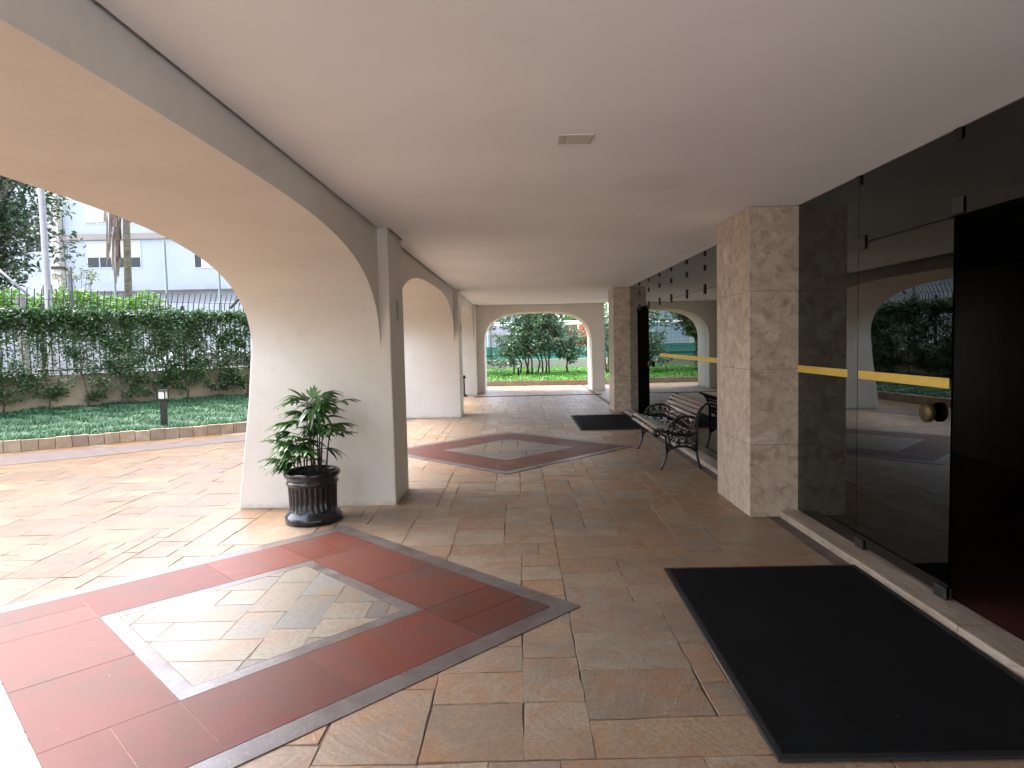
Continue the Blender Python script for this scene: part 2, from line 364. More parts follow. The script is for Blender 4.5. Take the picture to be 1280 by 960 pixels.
def inside_kerb(x, y):
    """True on the paved side"""
    if x < -17: return False
    K = KERB; best = 1e9; sgn = 1
    for (ax, ay), (bx, by) in zip(K[:-1], K[1:]):
        dx, dy = bx - ax, by - ay; L2 = dx * dx + dy * dy
        u = max(0, min(1, ((x - ax) * dx + (y - ay) * dy) / L2)); px, py = ax + u * dx, ay + u * dy
        d = (x - px) ** 2 + (y - py) ** 2
        if d < best: best = d; sgn = dx * (y - ay) - dy * (x - ax)
    return sgn < 0
WI = 78                                         # index splitting left hedge side from the far court side
# ------------------------------------------------------------------ ground, paving
g = MB(); g.add([(-400, -300, -.035), (400, -300, -.035), (400, 500, -.035), (-400, 500, -.035)], [(0, 1, 2, 3)])
struct(g.build('ground', M_ground))
g = MB(); g.add([(-60, 16, -.030), (-9, 20.5, -.030), (-8.4, 24.5, -.030), (-60, 24.5, -.030)], [(0, 1, 2, 3)])
struct(g.build('road', M_asph))
g = MB(); g.add([(2.2, -60, -.003), (60, -60, -.003), (60, .9, -.003), (2.2, .9, -.003)], [(0, 1, 2, 3)]); g.add([(-10.4, -60, -.003), (2.2, -60, -.003), (2.2, -7.75, -.003), (-10.4, -7.75, -.003)], [(0, 1, 2, 3)])
struct(g.build('bounce_ground', M_bounce))  # pale ground added out of view to bounce light under the ceiling
g = MB(); g.add([(-12, -12, -.0055), (10, -12, -.0055), (10, 23, -.0055), (-17, 23, -.0055), (-17, 3, -.0055)], [(0, 1, 2, 3, 4)])
paving = struct(g.build('paving', M_grout))
# random ashlar
def ashlar(x0, x1, y0, y1, cell=.128):
    nx, ny = int((x1 - x0) / cell), int((y1 - y0) / cell); occ = np.zeros((nx, ny), bool); out = []
    for j in range(ny):
        for i in range(nx):
            if occ[i, j]: continue
            w_, h_ = random.choice([(2, 2), (3, 2), (4, 2), (4, 3), (3, 3), (4, 4), (5, 3), (3, 4), (5, 2), (4, 4), (5, 4), (2, 3)])
            w_ = min(w_, nx - i); k = 1
            while k < w_ and not occ[i + k, j]: k += 1
            w_ = k; h_ = min(h_, ny - j)
            occ[i:i + w_, j:j + h_] = True
            out.append((x0 + i * cell, x0 + (i + w_) * cell, y0 + j * cell, y0 + (j + h_) * cell))
    return out
ps = MB()
def flag(x0, x1, y0, y1, lod):
    a = random.random(); out_ = x1 < -2.5; gp = random.uniform(.0003, .0012) if out_ else random.uniform(.0006, .0026)
    x0 += gp; x1 -= gp; y0 += gp; y1 -= gp
    def edge(ax, ay, bx, by):
        pts = [(ax, ay)]
        if lod:
            n = 4
            for k in range(1, n):
                u = k / n; j = random.gauss(0, .0022)
                dx, dy = bx - ax, by - ay; L = math.hypot(dx, dy)
                pts.append((ax + dx * u - dy / L * j, ay + dy * u + dx / L * j))
        return pts
    j = lambda: random.gauss(0, .003)
    c4 = [(x0 + j(), y0 + j()), (x1 + j(), y0 + j()), (x1 + j(), y1 + j()), (x0 + j(), y1 + j())]
    P = []
    for k in range(4): P += edge(*c4[k], *c4[(k + 1) % 4])
    cx, cy_ = (x0 + x1) / 2, (y0 + y1) / 2; n = len(P); z = random.uniform(-.0015, .0012)
    tx, ty = random.gauss(0, .002), random.gauss(0, .002)
    ins = .0016 if out_ else .0028
    T = [(p[0] + (cx - p[0]) / max(abs(cx - p[0]), .05) * ins, p[1] + (cy_ - p[1]) / max(abs(cy_ - p[1]), .05) * ins) for p in P]
    zz = lambda p: z + (p[0] - cx) * tx + (p[1] - cy_) * ty
    vs = [(*p, zz(p)) for p in T] + [(*p, zz(p) - .005) for p in P]
    fs = [tuple(range(n))] + [(i, n + i, n + (i + 1) % n, (i + 1) % n) for i in range(n)]
    ps.add(vs, fs, False, a)
for (a, b, c_, d) in ashlar(-11.4, 2.135, -5, 22.4):
    x, y = (a + b) / 2, (c_ + d) / 2
    if x < -2 and y < .6 * abs(x) - 1: continue
    if inside_kerb(x, y): flag(a, b, c_, d, y < 13)
for (a, b, c_, d) in ashlar(2.15, 7.5, 14.4, 22):
    if inside_kerb((a + b) / 2, (c_ + d) / 2): flag(a, b, c_, d, False)
o = ps.build('flagstone', M_stone, paving, 'stone')
# diamond inlays: rings of red slabs between grey borders, laid 4 mm over the flags
def inlay(cx, cy_):
    def P(u, v, z=.004): return (cx + (u - v) / math.sqrt(2), cy_ + (u + v) / math.sqrt(2), z)
    red = MB(); gr = MB()
    def quad(mb, pts, a=0., z=.004):
        lo = [P(*p, -.008) for p in pts]; hi = [P(*p, z) for p in pts]; n = len(pts)
        mb.add(lo + hi, [tuple(range(n, 2 * n))] + [(i, (i + 1) % n, n + (i + 1) % n, n + i) for i in range(n)], False, a)
    def ring(mb, a, b, z):
        for k in range(4):
            c4 = [(-b, -b), (b, -b), (b - (b - a), -b + (b - a)), (-b + (b - a), -b + (b - a))]
            q = [(p[0], p[1]) for p in c4]
            for _ in range(k): q = [(-p[1], p[0]) for p in q]
            quad(mb, q, 0, z)
    ring(gr, 1.147, 1.266, .0045); ring(gr, .5625, .6415, .0045)
    a, b, e = .644, 1.145, .0018
    for k in range(4):
        xs = [-a, -.02 + random.uniform(-.1, .1), a]
        tiles = [(xs[i] + e, xs[i + 1] - e, -b + e, -a - e) for i in range(2)]
        tiles += [(a + e, b - e, -b + e, -a - e - .26), (a + e, b - e, -a - .26 + e, -a - e)]
        for (u0, u1, v0, v1) in tiles:
            q = [(u0, v0), (u1, v0), (u1, v1), (u0, v1)]
            for _ in range(k): q = [(-p[1], p[0]) for p in q]
            quad(red, q, random.random(), .0045 + random.uniform(0, .0006))
    jo = MB(); quadz = [(-1.266, -1.266), (1.266, -1.266), (1.266, 1.266), (-1.266, 1.266)]
    # mortar bed under the ring only (four strips)
    for k in range(4):
        q = [(-1.14, -1.14), (1.14, -1.14), (.65, -.65), (-.65, -.65)]
        for _ in range(k): q = [(-p[1], p[0]) for p in q]
        jo.add([P(*p, .0022) for p in q], [(0, 1, 2, 3)])
    red.build('red_slab_ring', M_red, paving, 'stone'); gr.build('granite_border', M_grey, paving); jo.build('mortar_bed', M_joint, paving)
M_joint = noisy('pale_mortar', (.20, .13, .10), (.26, .18, .15), 20, .8, .1)
def clip(poly, n, d):
    out = []
    for i in range(len(poly)):
        a, b = poly[i], poly[(i + 1) % len(poly)]; fa = a[0] * n[0] + a[1] * n[1] - d; fb = b[0] * n[0] + b[1] * n[1] - d
        if fa <= 0: out.append(a)
        if fa * fb < 0: u = fa / (fa - fb); out.append((a[0] + (b[0] - a[0]) * u, a[1] + (b[1] - a[1]) * u))
    return out
def heart(cx, cy_):
    mb = MB(); q = math.sqrt(.5); half = .560
    for (x0, x1, y0, y1) in ashlar(-.9, .9, -.9, .9, .115):
        g_ = random.uniform(.002, .0045); j = lambda: random.gauss(0, .006)
        P = [(x0 + g_ + j(), y0 + g_), (x1 - g_ + j(), y0 + g_), (x1 - g_ + j(), y1 - g_), (x0 + g_ + j(), y1 - g_)]
        for n in ((q, q), (q, -q), (-q, q), (-q, -q)):
            if P: P = clip(P, n, half)
        if len(P) < 3: continue
        m_ = len(P); z = .0036 + random.uniform(0, .0012)
        mb.add([(cx + p[0], cy_ + p[1], z) for p in P] + [(cx + p[0], cy_ + p[1], -.004) for p in P], [tuple(range(m_))] + [(i, m_ + i, m_ + (i + 1) % m_, (i + 1) % m_) for i in range(m_)], False, random.random())
    mb.build('pale_stone', M_pale, paving, 'stone')
    b = MB(); h2 = half * math.sqrt(2); b.add([(cx - h2, cy_, .0023), (cx, cy_ - h2, .0023), (cx + h2, cy_, .0023), (cx, cy_ + h2, .0023)], [(0, 1, 2, 3)]); b.build('mortar_bed', M_grout, paving)
inlay(-1.47, 3.66); inlay(-.17, 9.2); heart(-1.47, 3.66); heart(-.17, 9.2)
# band of purple stone following the kerb
Bi = smooth_line([(-15, 3.4), (-10.5, 6.6), (-6.84, 8.75), (-4.48, 10.55), (-3.0, 11.6), (-2.2, 12.6), (-2.0, 14.5)], 12)
Bo = smooth_line([(-15, 4.3), (-11, 7.5), (-7.65, 9.55), (-4.67, 11.08), (-3.5, 11.95), (-2.75, 12.95), (-2.6, 14.5)], 12)
bi, bo = resample(Bi, 60), resample(Bo, 60); mb = MB()
for i in range(59):
    q = [bi[i], bi[i + 1], bo[i + 1], bo[i]]; c0 = sum(q) / 4; q = [c0 + (p - c0) * np.array([.985, .985]) for p in q]
    mb.add([(*p, .0045) for p in q], [(3, 2, 1, 0)], False, random.random())
mb.build('purple_stone_band', M_band, paving, 'stone')
mb = MB()
for i in range(8): mb.box(-1.2 + i * .43 + .003, -1.2 + (i + 1) * .43 - .003, 17.95, 18.12, -.01, .012, random.random())
mb.build('red_slab_strip', M_red, paving, 'stone')

# kerb: upright stones
kl = resample(KERB, 700); kc = 430
kp = np.concatenate([resample(kl[:kc], int(length(kl[:kc]) / .21)), resample(kl[kc - 1:], int(length(kl[kc - 1:]) / .62))[1:]]); mb = MB()
for i in range(len(kp) - 1):
    a, b = kp[i], kp[i + 1]; d = b - a; L = np.linalg.norm(d); d /= L; nrm = np.array([-d[1], d[0]])
    e = .004; a2, b2 = a + d * e, b - d * e; hz = .165 + random.uniform(-.008, .008); t0 = random.uniform(-.006, .006)
    q = [a2 + nrm * t0, b2 + nrm * t0, b2 + nrm * .085, a2 + nrm * .085]
    vs = [(*p, -.01) for p in q] + [(*p, hz) for p in q]
    mb.add(vs, [(4, 5, 6, 7), (0, 1, 5, 4), (1, 2, 6, 5), (2, 3, 7, 6), (3, 0, 4, 7)], False, random.random())
struct(mb.build('kerb', M_kerbstone, None, 'stone'))
# planted bed between kerb and wall
N = 160; ka, wa = resample(KERB, N), resample(WALL, N)
off = np.zeros_like(ka); dd = np.gradient(ka, axis=0); dd /= np.linalg.norm(dd, axis=1)[:, None]; kin = ka + np.c_[-dd[:, 1], dd[:, 0]] * .07
def bed_h(u): return .125 + .215 * u
V = []; 
for i in range(N):
    for k in range(7):
        u = k / 6; p = kin[i] * (1 - u) + wa[i] * u; V.append((*p, bed_h(u) + rng.normal(0, .006)))
F = [(i * 7 + k, (i + 1) * 7 + k, (i + 1) * 7 + k + 1, i * 7 + k + 1) for i in range(N - 1) for k in range(6)]
struct(fast('planting_bed', np.array(V), np.array(F), M_earth))

def blades(name, n, sel, L, wd, lean, mat_, split=None):
    """n grass blades scattered over the bed where sel(i fraction) holds; each a bent 2-segment blade"""
    ii = rng.uniform(sel[0], sel[1], n) * (N - 1); uu = rng.uniform(.0, 1.0, n)
    i0 = np.floor(ii).astype(int).clip(0, N - 2); fr_ = (ii - i0)[:, None]
    A = kin[i0] * (1 - fr_) + kin[i0 + 1] * fr_; B = wa[i0] * (1 - fr_) + wa[i0 + 1] * fr_
    p = A * (1 - uu[:, None]) + B * uu[:, None]; z = .125 + .215 * uu
    ang = rng.uniform(0, 2 * PI, n); ln_ = L * rng.uniform(.55, 1.25, n); le = lean * rng.uniform(.3, 1.3, n)
    # clumpy height
    ln_ *= .8 + .35 * np.sin(p[:, 0] * 5.1 + 1.3 * np.sin(p[:, 1] * 4.3)) * np.sin(p[:, 1] * 6.2 + p[:, 0])
    dx, dy = np.cos(ang), np.sin(ang); px, py = -dy, dx
    b = np.c_[p, z]; mid = b + np.c_[dx * le * ln_ * .4, dy * le * ln_ * .4, ln_ * .62]; tip = b + np.c_[dx * le * ln_, dy * le * ln_, ln_ * .8]
    s = np.c_[px, py, np.zeros(n)] * wd
    V = np.stack([b - s, b + s, mid + s * .9, mid - s * .9, tip], 1).reshape(-1, 3)
    q = np.arange(n)[:, None] * 5
    F = np.concatenate([q + np.array([[0, 1, 2]]), q + np.array([[0, 2, 3]]), q + np.array([[3, 2, 4]])])
    r_ = rng.beta(2, 2.2, n); o = fast(name, V, F, mat_, None, np.concatenate([r_, r_, r_]))
    return struct(o, 'stuff')
blades('grass', 120000, (.12, .52), .125, .0045, 1.0, L_mondo)
blades('ground_cover_grass', 42000, (.52, .98), .14, .010, .7, L_lawn)

# ------------------------------------------------------------------ arcade
HP = [i / 40 for i in range(41)]
def arch_curve(c0, hw, zc, zs=1.3, n=56):
    out = []
    for i in range(n + 1):
        q = PI * i / n; cx = math.cos(q); sx = math.sin(q)
        out.append((c0 - math.copysign(abs(cx) ** (2 / 3), cx) * hw, zs + (zc - zs) * abs(sx) ** (2 / 3)))
    return out
def arch_beam(parent, c0, hw, zc, fn, top):
    """beam with an arched soffit: fn(s, depth(0 inner..1 outer), z)"""
    cu = arch_curve(c0, hw, zc); mb = MB(); n = len(cu)
    for d, flip in ((0, False), (1, True)):
        vs = [fn(s, d, z) for s, z in cu] + [fn(s, d, top) for s, z in cu]
        fs = [(i, i + 1, n + i + 1, n + i) for i in range(n - 1)]
        mb.add(vs, [f[::-1] for f in fs] if flip else fs)
    vs = [fn(s, 0, z) for s, z in cu] + [fn(s, 1, z) for s, z in cu]
    mb.add(vs, [(i + 1, i, n + i, n + i + 1) for i in range(n - 1)], True)
    vs = [fn(s, d, top) for d in (0, 1) for s in (c0 - hw, c0 + hw)]
    mb.add(vs, [(0, 1, 3, 2)])
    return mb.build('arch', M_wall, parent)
arc = empty('arcade_wall', (-1.9, 6, 0))
tag(arc, 'long cream arcade wall of wide rounded arches open to the garden', 'wall')
XI, XO = -1.256, -2.43
fy = lambda s, d, z: (XI if d == 0 else XO, s, z)
bays = [(-7.0, -1.07), (-.35, 6.12), (6.84, 13.25), (13.92, 18.72)]
for a, b in bays:
    arch_beam(arc, (a + b) / 2, (b - a) / 2 + .003, 2.335 if b < 7 else 2.36, fy, 2.62)
def pier(y0, y1, x_in=-1.162):
    mb = MB(); zs = [-.01, .25, .6, 1.0, 1.5, 2.62]; xo = [-2.625, -2.595, -2.545, -2.49, -2.445, -2.43]; xi = [x_in - .026 + .0, x_in - .024, x_in - .018, x_in - .01, x_in - .004, x_in]
    xi = [x_in - .0 + .0 for _ in zs]
    vs = []
    for z, o_, i_ in zip(zs, xo, xi): vs += [(o_, y0, z), (i_, y0, z), (i_, y1, z), (o_, y1, z)]
    fs = [(0, 3, 2, 1), (20, 21, 22, 23)]
    for k in range(5):
        for e in range(4): fs.append((k * 4 + e, k * 4 + (e + 1) % 4, (k + 1) * 4 + (e + 1) % 4, (k + 1) * 4 + e))
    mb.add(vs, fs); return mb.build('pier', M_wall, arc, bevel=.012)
for a, b in ((-1.07, -.35), (6.12, 6.84), (13.25, 13.92), (18.72, 20.6), (-7.7, -7.0)): pier(a, b, -1.162 if b < 14 else -1.20)

ew = empty('end_wall', (.6, 20, 0)); tag(ew, 'far cream end wall with one wide arch framing a leafy shrub', 'wall')
fx = lambda s, d, z: (s, 19.37 if d == 0 else 20.6, z)
fx2 = lambda s, d, z: fx(s, d, z)
cu_c, cu_h = .585, 1.565
mb = arch_beam(ew, cu_c, cu_h + .003, 2.325, lambda s, d, z: (s, 19.37 + 1.23 * d, z), 2.62)
for x0, x1 in ((-1.197, cu_c - cu_h), (cu_c + cu_h, 2.52)):
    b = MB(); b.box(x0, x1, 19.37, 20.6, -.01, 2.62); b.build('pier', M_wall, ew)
# ceiling: slab with a thin shadow gap along the walls
mb = MB()
mb.box(-1.138, 2.285, -7.65, 19.35, H, H + .012)
for a, b in bays: mb.box(-1.236, -1.138, a + .02, b - .01, H, H + .012)
mb.box(2.285, 8, 14.35, 19.35, H, H + .012)
ceil = struct(mb.build('ceiling', M_ceil))
mb = MB(); mb.box(-2.5, 8.2, -7.7, 20.65, 2.621, 3.0); mb.box(-2.3, 8.2, -7.6, 20.5, 3.001, 15); mb.build('slab', M_dark if False else M_wall, ceil)
# repaired patch on the ceiling: a ring-shaped ridge of filler
pts = [(.94 + .235 * math.cos(q) * (1 + .08 * math.sin(3 * q)), 4.55 + .27 * math.sin(q), H - .0005) for q in [2 * PI * k / 40 for k in range(41)]]
mb = MB(); mb.add([(p[0], p[1], H - .0015) for p in pts[:-1]], [tuple(reversed(range(40)))]); mb.build('repair_patch', M_patch, ceil)

mb = MB(); mb.box(-40, -10.5, -40, .5, -.03, 9); struct(mb.build('unseen_sky_blocker', M_wall))  # unseen block added behind-left to cut skylight on the near paving
pl = empty('ceiling_access_plate', (.32, 3.52, H)); tag(pl, 'small square beige cover plate set in the plain ceiling', 'cover plate')
b = MB(); b.box(.238, .268, 3.445, 3.60, H - .007, H - .0006); b.box(.271, .405, 3.445, 3.60, H - .007, H - .0006); b.build('plate', M_cplate, pl, bevel=.002)
b = MB(); ro_ = [(.234, 3.440), (.409, 3.440), (.409, 3.605), (.234, 3.605)]; ri_ = [(.2375, 3.4445), (.4055, 3.4445), (.4055, 3.6005), (.2375, 3.6005)]
vs = [(*p, z) for z in (H - .009, H - .0006) for q in (ro_, ri_) for p in q]; fs = []
for k in range(4):
    m = (k + 1) % 4; fs += [(k, 4 + k, 4 + m, m), (8 + k, 8 + m, 12 + m, 12 + k), (k, m, 8 + m, 8 + k), (4 + k, 12 + k, 12 + m, 4 + m)]
b.add(vs, fs); b.build('rim', M_cplate, pl)

def wallplate(x, y, z, label):
    p = empty('wall_plate', (x, y, z)); tag(p, label, 'wall plate')
    b = MB(); b.box(x + .0005, x + .012, y - .035, y + .035, z - .1, z + .1); b.build('plate', M_plate, p, bevel=.003)
    for dz in (-.055, 0, .055):
        b = MB(); b.box(x + .0125, x + .017, y - .02, y + .02, z + dz - .02, z + dz + .02); b.build('switch', M_frame if dz > 0 else M_plate, p, bevel=.002)
wallplate(-1.162, 6.47, 1.81, 'grey switch plate high on the corridor face of the nearest pier')
wallplate(-1.162, 13.6, 1.79, 'grey switch plate on the corridor face of the second pier')
# plate on the left reveal of the end arch, seen in the glass
wallplate(cu_c - cu_h, 19.9, 1.65, 'grey switch plate inside the reveal of the far arch, seen mirrored in the glass')

# ------------------------------------------------------------------ travertine pillars
def pillar(x0, x1, y0, y1, joints, label):
    p = empty('marble_pillar', ((x0 + x1) / 2, (y0 + y1) / 2, 0)); tag(p, label, 'pillar')
    mb = MB(); mb.box(x0 + .012, x1 - .003, y0 + .012, y1 - .012, 0, H - .02); mb.build('core', M_grout, p)
    zs = [-.005] + joints + [H - .004]; mb = MB()
    for a, b in zip(zs[:-1], zs[1:]):
        a += .0017; b -= .0017
        mb.box(x0, x1, y0, y0 + .02, a, b)
        ym = (y0 + y1) / 2 + .04
        mb.box(x0 + .0005, x0 + .02, y0 + .021, ym - .0008, a, b); mb.box(x0 + .0005, x0 + .02, ym + .0008, y1 - .021, a, b)
        mb.box(x0, x1, y1 - .02, y1, a, b)
    mb.build('cladding', M_trav, p)
    return p
pillar(1.895, 2.34, 5.44, 6.34, [.60, 1.22, 1.86], 'near travertine clad square pillar between the glass walls')
pillar(1.955, 2.40, 13.6, 14.35, [.72, 1.88], 'far travertine clad pillar at the end of the glass wall')

# ------------------------------------------------------------------ glass partitions
XG = 2.29
def pane(name, y0, y1, z0, z1, parent, x=XG):
    b = MB(); b.box(x, x + .010, y0, y1, z0, z1); return b.build(name, M_mglass if y0 > 6 else M_glass, parent)
def clamp(y, z, parent, w_=.05, h_=.055):
    b = MB(); b.box(XG - .014, XG - .001, y - w_, y + w_, z - h_, z + h_); b.box(XG + .011, XG + .024, y - w_, y + w_, z - h_, z + h_)
    return b.build('glass_clamp', M_steel if w_ > .03 else M_darkmetal, parent, bevel=.004)
def strip(y0, y1, parent, za=(1.195, 1.25)):
    b = MB(); b.box(XG - .0015, XG - .0003, y0, y1, *za); return b.build('yellow_strip', M_yellow, parent)
def knob(y, z, parent):
    k = None
    for sx, m in ((-1, M_brass), (1, M_darkmetal)):
        x0 = XG if sx < 0 else XG + .010
        b = MB(); n = 28
        pr = [(.018, .0005), (.018, .014), (.046, .016), (.054, .022), (.054, .046), (.046, .054), (.0001, .056)]
        vs = [(x0 + sx * h_, y + r_ * math.cos(2 * PI * k_ / n), z + r_ * math.sin(2 * PI * k_ / n)) for r_, h_ in pr for k_ in range(n)]
        b.add(vs, [(i * n + k_, i * n + (k_ + 1) % n, (i + 1) * n + (k_ + 1) % n, (i + 1) * n + k_) for i in range(len(pr) - 1) for k_ in range(n)], True)
        b.build('knob', m, parent)
DZ = 2.095
ng = empty('glass_partition', (XG, 3, 0)); tag(ng, 'near smoked glass wall and open doorway beside the big black mat', 'glass wall')
p1 = pane('glass_panel', 4.488, 5.437, .052, H - .004, ng); strip(4.62, 5.436, p1)
pane('transom', .9, 4.484, DZ + .004, H - .004, ng)
dr = pane('door', 3.508, 4.482, .07, DZ - .004, ng)
strip(3.525, 4.472, dr); knob(3.655, 1.055, dr)
for (y, z) in ((4.43, .075), (3.56, .075)):
    clamp(y, z, dr, .052, .035)
clamp(4.45, DZ + .002, ng, .06, .045); clamp(3.47, DZ + .05, ng, .04, .04); clamp(4.485, H - .03, ng, .03, .03); clamp(3.48, H - .03, ng, .03, .03)
strip(1.1, 2.2, pane('glass_panel', .9, 2.28, .052, DZ - .004, ng))
fg = empty('glass_partition', (XG, 10, 0)); tag(fg, 'far smoked glass wall behind the bench, mirroring the end arch', 'glass wall')
ys = [6.343, 7.27, 8.15, 9.02, 9.93, 10.75]
for a, b in zip(ys[:-1], ys[1:]):
    q = pane('glass_panel', a, b - .003, .052, DZ - .02, fg); strip(a + .001, b - .004, q)
for a, b in zip(ys + [11.63, 12.6], ys[1:] + [11.63, 12.6, 13.597]): pane('transom', a, b - .003, DZ - .016, H - .004, fg)
dr = pane('door', 10.753, 11.63, .07, DZ - .02, fg); knob(11.45, 1.05, dr)
pane('glass_panel', 12.75, 13.597, .052, DZ - .02, fg)
for y in ys[1:] + [11.63, 12.5]:
    clamp(y, DZ - .018, fg, .026, .06); clamp(y, H - .035, fg, .022, .03); clamp(y, 2.335, fg, .022, .035)
# travertine thresholds
mb = MB()
for a, b in ((.9, 1.2), (1.2, 3.2), (3.2, 5.437), (6.343, 8.4), (8.4, 10.5), (10.5, 12.2), (12.2, 13.597)):
    mb.box(2.14, 2.335, a + .001, b - .001, -.01, .048)
struct(mb.build('threshold', M_sill, None, bevel=.006))
# dark lobby behind the glass
mb = MB(); mb.box(2.336, 8.2, 0.9, 14.3, -.01, .044); lf = struct(mb.build('lobby_floor', M_lfloor))
mb = MB(); mb.box(8.0, 8.2, 0.9, 14.3, .045, 2.6); mb.box(2.40, 8.0, 14.2, 14.34, .045, 2.6); mb.box(2.34, 8.0, .88, 1.08, .045, 2.6)
for y in (1.2, 4.9, 8.6): mb.box(5.0, 5.6, y, y + .5, .045, H - .001)
mb.box(5.2, 5.24, 5.4, 8.6, .045, 2.2)
struct(mb.build('lobby_wall', M_dark))
mb = MB(); mb.box(2.286, 8.2, 0.9, 14.349, H, H + .012); struct(mb.build('lobby_ceiling', M_conc))
mb = MB(); mb.tube([(4.6, 2.2, 1.02), (4.6, 5.4, 1.02)], .02, 8); 
for y in (2.3, 3.8, 5.3): mb.tube([(4.6, y, .046), (4.6, y, 1.02)], .018, 8)
tag(mb.build('hand_rail', M_brass), 'thin brass rail faintly seen inside the dark doorway', 'rail')

# ------------------------------------------------------------------ door mats
def door_mat(x0, x1, y0, y1, label, skew=0.0):
    m = empty('door_mat', ((x0 + x1) / 2, (y0 + y1) / 2, .006)); m.rotation_euler.z = skew; tag(m, label, 'door mat')
    hx, hy = (x1 - x0) / 2, (y1 - y0) / 2; e = .035; z0, z1 = .0, .009
    b = MB(); nx, ny = 12, 20; vs = []; fs = []
    for j in range(ny + 1):
        for i in range(nx + 1):
            x = -hx + e + (2 * hx - 2 * e) * i / nx; y = -hy + e + (2 * hy - 2 * e) * j / ny
            vs.append((x, y, z1 + .0012 * math.sin(x * 9 + y * 4) * math.sin(y * 5)))
    fs = [(j * (nx + 1) + i, j * (nx + 1) + i + 1, (j + 1) * (nx + 1) + i + 1, (j + 1) * (nx + 1) + i) for j in range(ny) for i in range(nx)]
    b.add(vs, fs, True); o = b.build('carpet', M_mat); o.parent = m
    r = MB(); O = [(-hx, -hy), (hx, -hy), (hx, hy), (-hx, hy)]
    def rg(k): return [(p[0] - math.copysign(k, p[0]), p[1] - math.copysign(k, p[1])) for p in O]
    rings = [(0, z0), (.004, .008), (e - .012, .0105), (e - .004, .010), (e + .001, .006)]
    vs = [(*p, z) for k, z in rings for p in rg(k)]
    r.add(vs, [(i * 4 + k, i * 4 + (k + 1) % 4, (i + 1) * 4 + (k + 1) % 4, (i + 1) * 4 + k) for i in range(4) for k in range(4)])
    o = r.build('rubber_edge', M_rubber); o.parent = m
    return m
m1 = door_mat(.895, 2.125, 2.235, 4.215, 'large black carpet mat before the near glass door', math.radians(-.9))
door_mat(1.0, 2.12, 10.87, 13.03, 'black mat on the floor before the far glass door')

# ------------------------------------------------------------------ bench
def spiral(c, r0, r1, a0, turns, y, n=22, sgn=1):
    return [(c[0] + (r0 + (r1 - r0) * k / n) * math.cos(a0 + sgn * turns * 2 * PI * k / n), y, c[1] + (r0 + (r1 - r0) * k / n) * math.sin(a0 + sgn * turns * 2 * PI * k / n)) for k in range(n + 1)]
bench = empty('garden_bench', (1.60, 8.22, 0)); tag(bench, 'wooden slatted bench with black scrolled cast iron ends', 'bench')
def side_frame(y):
    Y = lambda pts: [(x, y, z) for x, z in pts]
    sf = MB()
    sf.tube(Y([(.40, .20), (.405, .32), (.402, .445), (.412, .567), (.445, .665), (.49, .725), (.53, .748), (.55, .738)]), [.017, .018, .018, .017, .016, .015, .015, .013], 8)
    sf.tube(Y([(.065, .21), (.058, .30), (.05, .38), (.0, .41)]), .016, 8)
    sf.tube(Y([(.068, .205), (.11, .245), (.19, .262), (.28, .262), (.34, .245), (.398, .205)]), .014, 8)
    sf.tube(Y([(-.035, .455), (.04, .432), (.12, .415), (.22, .398), (.32, .392), (.40, .41)]), .017, 8)
    sf.tube(spiral((-.045, .415), .045, .008, PI / 2, 1.6, y, 26), .012, 8)
    sf.tube(Y([(.40, .40), (.405, .40)]), .02, 8)
    # arm
    sf.tube(Y([(.415, .575), (.34, .60), (.25, .60), (.17, .575), (.125, .54)]), .016, 8)
    sf.tube(spiral((.125, .515), .035, .006, PI / 2, 1.5, y, 22, -1), .011, 8)
    sf.tube(Y([(.10, .50), (.085, .455), (.09, .42)]), .012, 8)
    # scrollwork
    for (c, r, a0, sg) in (((.13, .345), .05, .3, 1), ((.235, .335), .055, 2.2, -1), ((.335, .33), .05, 1.2, 1), ((.185, .29), .028, 0, 1), ((.285, .29), .028, 3, -1), ((.105, .275), .026, 2, 1), ((.37, .26), .026, 1, -1),
                           ((.17, .49), .045, .5, 1), ((.26, .475), .05, 2.5, -1), ((.345, .49), .045, .2, 1), ((.215, .55), .025, 0, -1), ((.305, .55), .026, 1, 1), ((.375, .54), .02, 2, 1), ((.22, .425), .02, 0, 1), ((.32, .43), .02, 2, 1)):
        sf.tube(spiral(c, r, .008, a0, 1.45, y, 20, sg), .0075, 6)
    for a, b in (((.13, .395), (.09, .32)), ((.19, .39), (.18, .31)), ((.28, .39), (.285, .31)), ((.35, .385), (.38, .3)), ((.15, .54), (.13, .45)), ((.30, .59), (.30, .52)), ((.40, .47), (.36, .5))):
        sf.tube(Y([a, ((a[0] + b[0]) / 2 + .012, (a[1] + b[1]) / 2), b]), .0075, 6)
    o = sf.build('side_frame', M_iron); o.parent = bench
    for pts, rr in (([(.068, .208), (.05, .13), (.022, .05), (.004, .02), (-.006, .008)], [.016, .014, .012, .012, .014]), ([(.398, .208), (.413, .13), (.432, .05), (.444, .02), (.452, .008)], [.016, .014, .012, .012, .014])):
        lg = MB(); lg.tube(Y(pts), rr, 8); x = pts[-1][0]; lg.box(x - .022, x + .022, y - .018, y + .018, .004, .014)
        o = lg.build('leg', M_iron); o.parent = bench
L0, L1 = -.73, .73
side_frame(L0); side_frame(L1)
def slats(name, C_):
    mb = MB(); n = len(C_)
    for i, (x, z) in enumerate(C_):
        a = C_[max(i - 1, 0)]; b = C_[min(i + 1, n - 1)]; tv = Vector((b[0] - a[0], 0, b[1] - a[1])).normalized(); nv = Vector((-tv.z, 0, tv.x))
        mb.obox((x, random.uniform(-.002, .002), z), tv * .0195, (0, .755, 0), nv * .010)
    o = mb.build(name, M_slat, None, bevel=.005); o.parent = bench; return o
